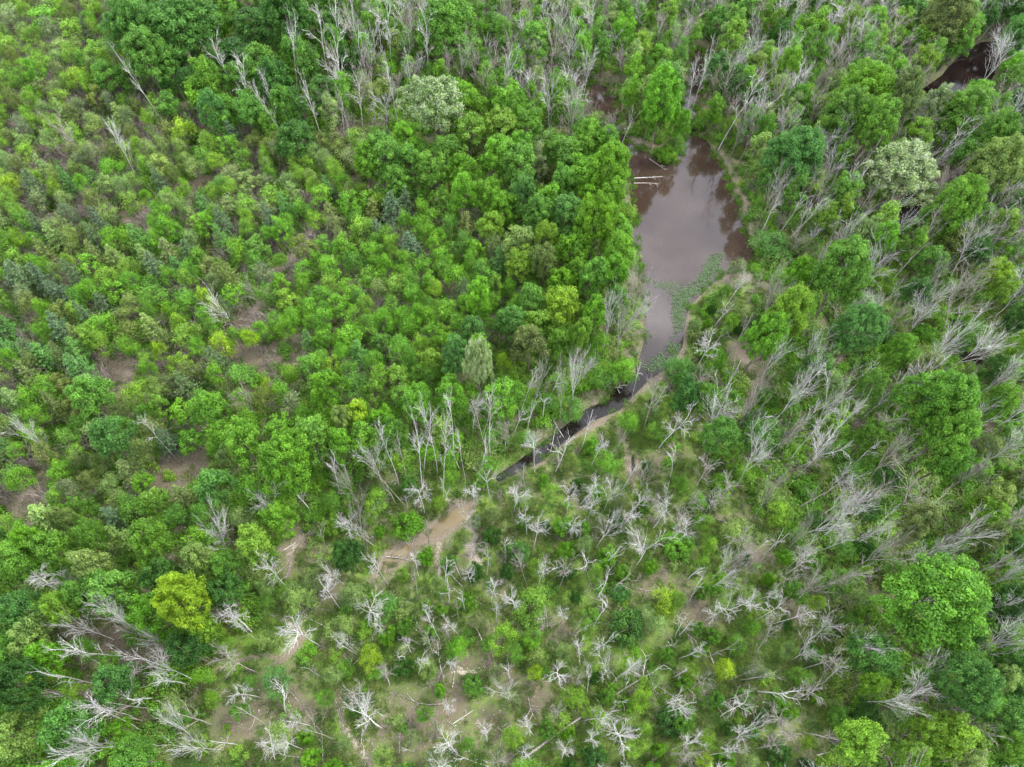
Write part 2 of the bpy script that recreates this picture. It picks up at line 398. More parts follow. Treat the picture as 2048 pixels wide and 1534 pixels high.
sheet('ditch_water', WATERS[4][0], -.12, M_CREEK, 'black water lying in the short earth ditch', .4)
sheet('swamp_water', WATERS[5][0], WZ, M_CREEK, 'dark wet gap below the white blossoming tree', 1)
sheet('swamp_water', WATERS[6][0], WZ, M_CREEK, 'dark wet gap under the leaning grey trees at the right', 1)

# ------------------------------------------------------------------ plants: meshes
def unit(v): return v / (np.linalg.norm(v, axis=-1, keepdims=True) + 1e-9)

def leaves(pos, nrm, size, r, aspect=.62):
    n = len(pos)
    t = unit(np.cross(nrm, r.normal(size=(n, 3)))); b = np.cross(nrm, t)
    s = (size * r.uniform(.65, 1.35, n))[:, None]
    V = np.stack([pos - t * s * .5, pos + b * s * aspect * .5 + nrm * s * .08, pos + t * s * .5, pos - b * s * aspect * .5 + nrm * s * .08], 1).reshape(-1, 3)
    F = np.arange(n * 4).reshape(-1, 4)
    return V, F

def crown_mesh(name, seed, R, z0, z1, nclump, nleaf, size, mat, shape='round', clump=.3, fuzz=.25):
    """Leaf clumps spread through the outer crown, each a shell of leaves."""
    r = np.random.default_rng(seed)
    C = []; RC = []
    zc, hz = (z0 + z1) / 2, (z1 - z0) / 2
    lob = r.uniform(0, 6.28, 3)
    while len(C) < nclump:
        d = unit(r.normal(size=3))
        if shape == 'round' and d[2] < -.55: continue
        q = r.uniform(.2, 1) ** .4 * (1 - clump * .7)
        a = math.atan2(d[1], d[0])
        wob = 1 + .16 * math.sin(2 * a + lob[0]) + .11 * math.sin(3 * a + lob[1]) + .08 * math.sin(5 * a + lob[2])
        p = d * q
        if shape == 'col': w = 1.0 if p[2] < 0 else (1 - .55 * p[2])
        elif shape == 'dome': w = 1.05 - .1 * p[2]
        else: w = 1.0 - .12 * p[2]
        C.append([p[0] * R * w * wob, p[1] * R * w * wob, zc + p[2] * hz]); RC.append(clump * R * r.uniform(.7, 1.3))
    C = np.array(C); RC = np.array(RC)
    hgt = (C[:, 2] - z0) / (z1 - z0)
    pick = r.integers(0, nclump, nleaf)
    d = unit(r.normal(size=(nleaf, 3)) + np.array([0, 0, .35]))
    rad = RC[pick] * (1 - fuzz + fuzz * 1.3 * r.random(nleaf))
    inner = r.random(nleaf) < .22
    rad = np.where(inner, rad * r.uniform(.2, .9, nleaf), rad)
    pos = C[pick] + d * rad[:, None] * np.array([1, 1, .8])
    pos[:, 2] = np.maximum(pos[:, 2], z0 * .75)
    nrm = unit(d + r.normal(size=(nleaf, 3)) * .55 + np.array([0, 0, .35]))
    V, F = leaves(pos, nrm, size, r)
    cv = r.uniform(.2, .8, nclump)
    v = np.clip(cv[pick] + r.normal(size=nleaf) * .16, 0, 1)
    w = np.clip(r.random(nleaf) * .6 + cv[pick] * .5 + .12 * hgt[pick], 0, 1)
    return mesh_np(name, V, F, mat, fattr=dict(v=v, w=w)), C

class Tubes:
    def __init__(s): s.V = []; s.F = []; s.n = 0
    def tube(s, pts, rad, k=3):
        pts = np.asarray(pts, float); rad = np.asarray(rad, float); n = len(pts)
        tan = np.gradient(pts, axis=0); tan = unit(tan)
        ref = np.array([.3, .9, .1]) if abs(tan[0][1]) < .8 else np.array([.9, .1, .3])
        a = unit(np.cross(tan, ref)); b = np.cross(tan, a)
        th = np.arange(k) * 2 * math.pi / k
        ring = pts[:, None] + rad[:, None, None] * (np.cos(th)[None, :, None] * a[:, None] + np.sin(th)[None, :, None] * b[:, None])
        s.V.append(ring.reshape(-1, 3))
        i = np.arange(n - 1)[:, None] * k + np.arange(k)[None]; j = np.arange(n - 1)[:, None] * k + (np.arange(k)[None] + 1) % k
        s.F.append((np.stack([i, j, j + k, i + k], -1) + s.n).reshape(-1, 4)); s.n += n * k
    def mesh(s, name, mat):
        return mesh_np(name, np.concatenate(s.V), np.concatenate(s.F), mat, smooth=True)

def wander(r, p, d, L, n, bend=.15, up=0.0):
    pts = [np.array(p, float)]; d = unit(np.array(d, float))
    for i in range(n):
        d = unit(d + r.normal(size=3) * bend + np.array([0, 0, up]))
        pts.append(pts[-1] + d * L / n)
    return np.array(pts), d

def cone_dir(r, d, ang):
    a = unit(np.cross(d, r.normal(size=3))); return unit(d * math.cos(ang) + a * math.sin(ang))

def leafy_trunk(seed, z0, z1, R, C, rad, mat=None, nl=7):
    r = np.random.default_rng(seed + 99); t = Tubes()
    top = z0 + (z1 - z0) * .75
    pts, _ = wander(r, (0, 0, -.4), (0, 0, 1), top + .4, 7, .04)
    t.tube(pts, np.linspace(rad, rad * .3, 8), 6)
    for c in C[r.permutation(len(C))[:nl]]:
        k = r.integers(3, 7); a = pts[k]
        if c[2] < a[2] + .3: k = 2; a = pts[2]
        mid = (a + c) / 2 + r.normal(size=3) * .15 * R * .3
        t.tube([a, mid, c], [rad * .38, rad * .25, rad * .08], 4)
    return t.mesh('trunk', mat or M_BARK)

VAR = {}
def make_leafy(kind, n, R, z0, z1, nclump, nleaf, size, mat, rad, **kw):
    for i in range(n):
        seed = hash((len(kind), n, i)) % 10000 + 17 * i + len(VAR) * 101
        cm, C = crown_mesh(kind + '_crown', seed, R, z0, z1, nclump, nleaf, size, mat, **kw)
        tm = leafy_trunk(seed, z0, z1, R, C, rad)
        VAR.setdefault(kind, []).append(dict(crown=cm, trunk=tm, R=R, h=z1, hc=(z0 * .4 + z1 * .6)))
make_leafy('big', 5, 6.0, 4.5, 17, 210, 27000, .34, M_LEAF, .36, clump=.135, fuzz=.35)
make_leafy('flower', 3, 5.5, 4, 15, 170, 21000, .3, M_CREAM, .34, clump=.14, fuzz=.4)
make_leafy('med', 7, 3.4, 2.2, 11, 80, 8500, .29, M_LEAF, .2, clump=.2, fuzz=.4)
make_leafy('col', 5, 1.9, 2.5, 12, 30, 3200, .25, M_LEAF, .13, shape='col', clump=.36, fuzz=.5)
make_leafy('young', 5, 2.1, 1.0, 6.8, 30, 3400, .18, M_LEAF, .08, clump=.34, fuzz=.95)
make_leafy('young', 4, 1.9, 1.6, 7.2, 26, 1900, .19, M_LEAF, .08, shape='col', clump=.36, fuzz=1.1)
make_leafy('young', 3, 2.1, 1.1, 6.5, 40, 2800, .22, M_LEAF, .09, clump=.22, fuzz=.5)
make_leafy('willow', 5, 2.6, .5, 4.8, 40, 5200, .17, M_SOFT, .1, shape='dome', clump=.3, fuzz=.9)
make_leafy('bush', 3, 2.6, .1, 3.6, 70, 6500, .22, M_LEAF, .1, shape='dome', clump=.2)

def conifer(seed):
    r = np.random.default_rng(seed); h = 7.0; t = Tubes(); P_ = []; N_ = []
    t.tube(wander(r, (0, 0, -.3), (0, 0, 1), h + .3, 5, .02)[0], np.linspace(.1, .02, 6), 5)
    z = .9
    while z < h - .2:
        Rz_ = 2.0 * (1 - (z / h) ** 1.3) + .15
        for k in range(6):
            a = r.uniform(0, 6.28); d = unit(np.array([math.cos(a), math.sin(a), r.uniform(.15, .5)]))
            L = Rz_ * r.uniform(.75, 1.1)
            t.tube([(0, 0, z), d * L + (0, 0, z)], [.03, .008], 3)
            m = int(10 + 22 * L)
            q = r.uniform(.15, 1.05, m)[:, None]
            side = np.cross(d, [0, 0, 1.])
            p = d * q * L + np.array([0, 0, z]) + side * (r.normal(size=m) * .24 * L * (1.1 - q[:, 0]))[:, None] + r.normal(size=(m, 3)) * .05
            P_.append(p); N_.append(unit(r.normal(size=(m, 3)) * .6 + [0, 0, .8]))
        z += r.uniform(.32, .5)
    P_, N_ = np.concatenate(P_), np.concatenate(N_)
    V, F = leaves(P_, N_, .28, r, .4)
    v = np.clip(r.normal(.5, .2, len(F)), 0, 1)
    return dict(crown=mesh_np('needles', V, F, M_NEEDLE, fattr=dict(v=v)), trunk=t.mesh('trunk', M_BARK), R=2.0, h=h, hc=4)
VAR['pine'] = [conifer(s) for s in range(5)]

def dead_tree(seed, style, mat=None):
    """Leafless tree: trunk mesh plus a mesh for each main limb with its twigs."""
    r = np.random.default_rng(seed * 13 + 5); tr = Tubes(); limbs = []
    mat = mat or M_DEAD
    if style == 'fan':      h, r0, nl, zs, ang, LL, nsub, ntw, up, R = 14, .15, 9, (.3, .66), (.3, .8), (4.6, 7.2), 7, 5, .05, 4.5
    elif style == 'star':   h, r0, nl, zs, ang, LL, nsub, ntw, up, R = 11, .17, 13, (.55, .98), (.6, 1.45), (2.2, 3.6), 7, 5, .02, 3.7
    elif style == 'snag':   h, r0, nl, zs, ang, LL, nsub, ntw, up, R = 11, .19, 5, (.4, .9), (.4, 1.1), (2.4, 4.8), 4, 2, .06, 3.4
    elif style == 'pole':   h, r0, nl, zs, ang, LL, nsub, ntw, up, R = 16, .15, 9, (.5, .97), (.35, .95), (2.4, 4.4), 5, 3, .07, 3.1
    else:                   h, r0, nl, zs, ang, LL, nsub, ntw, up, R = 10, .09, 8, (.25, .75), (.2, .55), (3.0, 5.2), 6, 4, .05, 2.5     # brushy
    top = h * (.72 if style in ('fan', 'brushy') else 1.0)
    pts, _ = wander(r, (0, 0, -.4), (r.normal() * .05, r.normal() * .05, 1), top + .4, 9, .055)
    rr = np.linspace(r0, r0 * (.25 if style != 'snag' else .45), 10)
    tr.tube(pts, rr, 5)
    for i in range(nl):
        f = r.uniform(*zs) * (h / top if style in ('fan', 'brushy') else 1); f = min(f, .99)
        x = f * 9; k = int(x); a = pts[k] + (pts[min(k + 1, 9)] - pts[k]) * (x - k)
        d = cone_dir(r, np.array([0, 0, 1.]), r.uniform(*ang))
        L = r.uniform(*LL); t = Tubes(); rl = r0 * r.uniform(.32, .5)
        p, _ = wander(r, a, d, L, 6, .1 if style != 'snag' else .22, up)
        t.tube(p, np.linspace(rl, .025, 7) if style != 'snag' else np.linspace(rl * 1.1, .045, 7), 4)
        for j in range(nsub):
            k2 = r.integers(2, 7); b = p[k2]; dd = unit(p[k2] - p[k2 - 1])
            d2 = cone_dir(r, dd, r.uniform(.3, .7) if style in ('fan', 'brushy') else r.uniform(.4, .95)); L2 = L * r.uniform(.28, .5)
            p2, _ = wander(r, b, d2, L2, 3, .1, up)
            t.tube(p2, [.033, .025, .018, .01], 3)
            for q in range(ntw):
                c = p2[r.integers(1, 4)]
                p3, _ = wander(r, c, cone_dir(r, d2, r.uniform(.25, .7)), L2 * r.uniform(.4, .75), 2, .1, up)
                t.tube(p3, [.021, .015, .008], 3)
        limbs.append(t.mesh('limb', mat))
    return dict(trunk=tr.mesh('trunk', mat), limbs=limbs, R=R, h=h, hc=h * .74)
for st in ('fan', 'star', 'snag', 'pole', 'brushy'):
    VAR[st] = [dead_tree(i + 20 * len(st), st, M_TWIG if (st == 'brushy' and i % 2) else (M_DEADG if i % 3 == 2 else None)) for i in range(9)]

def stick(seed):
    r = np.random.default_rng(seed + 300); t = Tubes(); p, _ = wander(r, (-2, 0, .08), (1, 0, 0), 4, 8, .1); p[:, 2] = .08 + .04 * r.random(9); t.tube(p, np.linspace(.05, .018, 9), 5); L = []
    for k in range(4):
        T = Tubes(); d = unit(np.array([1, r.choice([-1, 1]) * r.uniform(.5, 1.2), r.uniform(0, .35)])); q, _ = wander(r, p[r.integers(3, 8)], d, r.uniform(.7, 1.6), 4, .15); T.tube(q, np.linspace(.035, .012, 5), 4)
        for u in range(3): T.tube(wander(r, q[r.integers(1, 4)], cone_dir(r, d, .7), .6, 2, .15)[0], [.018, .013, .008], 3)
        L.append(T.mesh('limb', M_DEADG))
    return dict(trunk=t.mesh('trunk', M_DEADG), limbs=L, R=2, h=.3, hc=.1)
VAR['stick'] = [stick(k) for k in range(6)]

def brush_mesh(seed, mat):
    """Low thicket of bare stems."""
    r = np.random.default_rng(seed); t = Tubes()
    for i in range(16):
        d = cone_dir(r, np.array([0, 0, 1.]), r.uniform(.1, .7)); a = np.array([r.normal() * .35, r.normal() * .35, -.1])
        p, _ = wander(r, a, d, r.uniform(1.5, 3.0), 4, .12, .03); t.tube(p, np.linspace(.03, .012, 5), 3)
        for j in range(6):
            k = r.integers(1, 5); p2, _ = wander(r, p[k], cone_dir(r, d, r.uniform(.3, .8)), r.uniform(.5, 1.1), 2, .15); t.tube(p2, [.018, .014, .009], 3)
    return t.mesh('brush', mat)

# ------------------------------------------------------------------ what grows where
CL = dict(B=(.10, .23, .018), M=(.084, .19, .024), D=(.04, .105, .018), L=(.13, .24, .026), P=(.15, .225, .06), T=(.068, .165, .032),
          O=(.105, .145, .036), N=(.066, .112, .044), Y=(.175, .285, .018), G=(.13, .17, .07))
CW = dict(B='bright green', M='mid green', D='dark green', L='lime green', P='pale green', T='blue-green', O='olive green', N='grey-green', Y='yellow-green', G='greyish green')

HAND = """
1 1050 150 200 big T;1 850 330 150 big M;1 740 150 140 big T;1 1400 300 150 col D;1 1480 170 130 med D;1 1700 100 150 big D;1 1900 130 75 col P;1 1140 540 90 col B;1 460 450 90 young Y
1 340 570 75 young L;1 620 440 100 med M;1 1300 650 120 med M;1 1450 650 110 med M;1 1070 770 80 young Y;1 1720 820 120 med D;1 650 980 85 young B;1 1220 830 75 young L;1 1230 640 80 med T
1 1180 200 110 med T;1 1000 400 110 med D;1 1200 450 90 med M;1 60 60 90 young P;1 250 100 110 young B;1 420 170 100 young L;1 560 300 95 young L;1 1440 1200.5 80 young L;1 1600 1150 100 young L
1 2000 1440 80 young B;1 1350 1200 70 young P;1 60 1080 80 young Y;1 1330 860 80 young B;1 60 270 90 young L
2 560 590 190 flower P;2 700 560 90 med B;2 600 150 180 big M;2 1130 230 110 med M;2 730 310 70 col M;2 760 780 115 med L;2 950 740 115 med L;2 930 900 110 med B;2 1110 730 110 med M
2 1320 900 120 med M;2 1450 830 110 med B;2 1560 850 90 med M;2 1580 970 130 big B;2 1300 1060 90 med M;2 1470 1110 110 med B;2 1580 1150 100 med B;2 1330 1270 120 med T;2 1510 1270 130 big B;2 1080 1150 90 med T;2 900 1100 60 col B
2 720 1000 95 med B;2 730 1120 90 med B;2 1620 1350 100 med B;2 1370 1450 110 med B;2 890 1330 90 med L;2 1050 1420 110 med P;2 1200 1400 80 med L;2 730 1320 80 pine O;2 300 1210 100 pine N;2 240 1350 70 pine N
2 400 1440 100 pine N;2 380 1180 70 pine N;2 130 1330 90 young L;2 470 1210 65 young B;2 550 1430 60 young B;2 250 900 110 med M;2 400 950 110 med M;2 530 1000 100 med M;2 330 1060 100 med M;2 150 950 90 med B
2 1870 620 130 big B;2 1920 510 110 med T;2 1800 720 70 med B;2 1990 740 60 med B;2 1420 70 80 col P;2 1660 210 80 med B;2 1750 280 80 med L;2 1600 110 60 col P;2 1910 90 60 med L;2 1900 360 60 col L;2 1560 690 80 willow P
2 1160 950 60 col G;2 960 470 60 col B;2 40 360 90 med D;2 780 60 90 med M;2 960 200 60 col M;2 1990 900 70 willow M;2 1950 1010 70 bush B
3 860 150 90 col B;3 340 230 80 med L;3 780 250 60 col M;3 680 390 80 med B;3 1380 60 120 med D;3 1600 90 140 big O;3 1480 220 95 med L;3 1450 370 90 med L;3 1670 210 100 med M;3 1280 230 70 med B;3 1170 130 95 med B
3 1130 520 170 big B;3 990 640 130 big M;3 1180 730 140 big M;3 1340 560 110 big O;3 1540 600 90 flower P;3 1690 640 150 big M;3 1620 780 110 med M;3 1860 800 130 big M;3 1900 960 160 big P;3 1740 900 110 med M
3 1340 980 210 flower P;3 700 900 160 big T;3 590 1040 90 med T;3 1640 1180 140 big M;3 580 1430 130 willow T;3 780 1450 95 willow G;3 1000 1110 100 med M;3 1080 1370 100 med P;3 1210 1400 90 med B;3 880 1290 80 med L
3 1050 1270 55 young B;3 2000 1240 120 med D;3 1900 1330 90 med L;3 2010 190 110 big T;3 1780 560 90 med B;3 2000 620 100 med D;3 240 130 80 med T;3 430 60 80 col M;3 550 310 70 col L;3 700 130 50 col M;3 620 200 70 med D
3 1380 250 70 med M;3 430 500 70 med B;3 740 580 70 med M;3 540 780 60 med M;3 180 650 55 col B;3 1480 1330 120 med M;3 1650 1380 110 med O;3 940 440 90 willow G;3 1980 60 100 med D;3 1900 130 80 med D
4 1300 550 75 young Y;4 1470 520 62 young Y;4 920 590 48 young Y;4 680 1080 112 med T;4 1650 1230 185 big B;4 1120 1100 90 young B;4 1360 250 80 young B;4 1870 260 80 young B;4 1910 780 110 med B;4 1100 500 95 young L
4 1260 1390 120 med T;4 2010 1000 65 med P;4 2000 1140 90 med B;4 600 440 95 young B;4 590 540 70 young L;4 1060 660 85 young L;4 850 700 60 young B;4 430 160 75 pine N;4 350 450 85 pine N;4 440 680 90 pine T
4 270 600 90 pine T;4 60 580 75 pine T;4 600 320 75 pine N;4 100 150 110 pine N;4 1580 800 60 young Y;4 1210 290 50 young Y;4 1640 200 70 young B;4 1700 390 70 young B;4 1430 1000 80 young B;4 930 900 60 young L
4 1250 720 70 young B;4 440 340 60 young L;4 80 880 90 pine P;4 520 850 110 med M;4 1220 930 110 med B;4 1100 280.5 90 young B;4 900 260 90 young M;4 350 1300 100 young B;4 60 1300 80 young M;4 900 1450 90 young L;4 1700 720 50 young L
5 1300 330 115 med Y;5 1400 490 70 med L;5 1000 440 100 med T;5 680 620 90 med T;5 820 680 90 flower P;5 960 660 55 young Y;5 80 980 95 med Y;5 230 1000 85 med B;5 450 890 115 med B;5 640 850 110 med B;5 950 850 120 med B
5 1480 370 85 med B;5 1480 160 90 med M;5 430 240 65 young B;5 530 180 65 young B;5 1620 320 75 med M;5 1120 560 110 med O;5 1290 560 80 med M;5 1690 1000 75 willow B;5 1570 1240 85 willow B;5 1550 730 90 willow M;5 1670 690 95 willow B
5 1380 960 100 willow M;5 1980 690 105 willow T;5 2020 850 90 med D;5 220 1450 75 young L;5 1220 1410 60 young L;5 840 1340 50 young B;5 400 1390 55 bush T;5 130 1090 120 med B;5 330 1100 90 med M;5 800 280 90 med B
5 600 350 90 young B;5 1290 170 80 med B;5 1050 60 110 med L;5 900 210 60 young L;5 80 500 90 young B;5 340 560 80 young B;5 1620 130 90 med B;5 1200 60 80 med O;5 780 480 90 med T;5 600 40 70 young B;5 1100 230 70 young M
5 1110 1010 30 bush L;5 340 730 90 young L;5 100 800 90 young T;5 230 220 60 young O;5 60 230 90 young B
6 680 360 130 big L;6 540 500 120 big B;6 720 150 75 med B;6 1010 130 165 big M;6 1420 260 90 med D;6 1880 130 90 med Y;6 1940 240 70 med L;6 1100 470 140 big T;6 1530 830 180 big M;6 1600 1060 150 big M;6 1480 690 100 med O
6 1440 1030 110 med M;6 1610 1210 110 med M;6 2000 420 75 med D;6 1990 540 70 med L;6 820 690 95 med T;6 50 690 95 willow T;6 180 860 85 med M;6 260 1090 105 med T;6 520 1090 110 med T;6 240 640 80 young B;6 1860 1440 110 med P
6 560 1420 100 willow P;6 1100 900 65 young P;6 1360 370 50 young L;6 1500 60 90 med M;6 1230 170 90 willow L;6 370 90 60 willow G;6 120 430 45 willow P;6 300 240 40 willow M;6 960 1000 90 young L;6 690 950 70 young M;6 1160 800 80 med M
6 1300 590 80 med M;6 1900 900 90 med M;6 1980 1350 80 med O;6 1700 940 60 willow G;6 340 1200.5 60 young L;6 1150 1080 80 med M;6 420 1290 80 willow L;6 640 590 60 young M;6 340 420 55 young B;6 800 540 40 young M
7 1050 490 155 big Y;7 1180 700 90 med L;7 1310 500 105 med D;7 1100 850 105 med D;7 1190 990 70 young B;7 240 1000 90 young Y;7 720 1440 130 bush B;7 110 330 130 med M;7 160 180 90 med B;7 300 240 110 med M;7 540 340 110 med P
7 860 230 120 med M;7 1180 300 95 med P;7 1400 60 85 young P;7 660 480 150 med M;7 500 500 90 med M;7 340 600 90 med L;7 100 600 110 med T;7 200 750 120 med P;7 80 1020 150 big D;7 60 1330 130 med P;7 260 880 100 med B
7 1560 450 70 willow P;7 1740 540 115 willow P;7 2000 290 75 med D;7 1980 720 90 willow P;7 1620 1010 100 willow T;7 1960 960 70 willow P;7 1630 1320 80 willow P;7 1000 1180 80 willow P;7 700 1290 70 young B;7 1310 800 50 willow L
7 190 1180 65 young P;7 1480 200 110 med L;7 1650 60 110 med B;7 1330 340 90 med M;7 1930 100 60 bush L;7 700 170 70 pine P;7 1050 1230 60 willow M;7 370 60 70 med O;7 520 180 90 med M;7 640 900 70 young B;7 1550 560 60 willow M;7 450 1080 70 young L
7 280 1430 60 young L;7 1900 1120 60 willow M;7 1830 420 80 willow P;7 1400 1200 70 willow M;7 1120 1350 90 willow G;7 2020 1380 60 willow P
8 1120 570 135 willow L;8 960 770 100 willow L;8 265 580 90 willow T;8 80 510 100 willow P;8 180 880 75 willow Y;8 690 830 85 willow B;8 1160 870 75 willow P;8 1310 850 65 willow P;8 1900 530 120 willow Y;8 1860 700 75 willow P
8 1680 700 125 bush D;8 110 1150 78 bush D;8 60 280 85 med D;8 890 160 60 bush D;8 1490 1480 85 bush D;8 1930 1250 95 bush D;8 1960 230 95 bush B;8 400 110 100 bush B;8 800 660 60 willow G;8 1000 1130 75 willow G;8 250 1470 80 willow P
8 560 1480 80 willow G;8 1140 970 50 willow Y;8 500 290 55 bush B;8 1120 760 70 willow B;8 180 20 45 young L;8 1300 110 60 bush B;8 1050 260 70 bush T;8 1560 290 70 bush B;8 1030 860 60 willow M;8 1800 620 60 willow P;8 1650 500 70 bush T;8 360 400 45 willow L
8 1720 1400 70 willow L;8 1790 1300 50 willow L;8 30 940 60 willow M;8 590 600 40 bush L;8 2010 1020 50 bush B
9 1560 560 290 big B;9 1010 400 75 young B;9 1100 530 85 young P;9 380 140 105 willow P;9 1150 1030 70 med L;9 1700 1000 170 big T;9 1920 1010 100 med P;9 1960 1230 120 med T;9 1640 1320 140 med L;9 1500 1310 100 med L
9 1390 1450 90 med L;9 1720 1480 100 med P;9 1080 1350 140 med L;9 1300 1200 80 young P;9 310 950 75 willow Y;9 370 800 70 willow M;9 20 550 60 willow L;9 200 1360 60 willow L;9 50 210 70 bush B;9 620 20 90 willow L;9 1450 70 110 med O
9 1840 40 100 med L;9 1980 560 120 med D;9 1150 850 140 med T;9 60 1250 80 bush M;9 460 700 60 willow M;9 620 1450 80 bush D;9 1800 1150 90 med M;9 970 1230 70 bush M;9 700 480 60 bush M;9 830 320 60 bush M;9 1850 170 80 med O
9 840 560 50 willow L;9 100 960 50 willow L;9 1110 250 80 bush D;9 660 290 50 bush B;9 1950 1420 100 med M;9 440 1500 60 willow P;9 180 1500 60 willow Y;9 1980 900 90 med T
"""
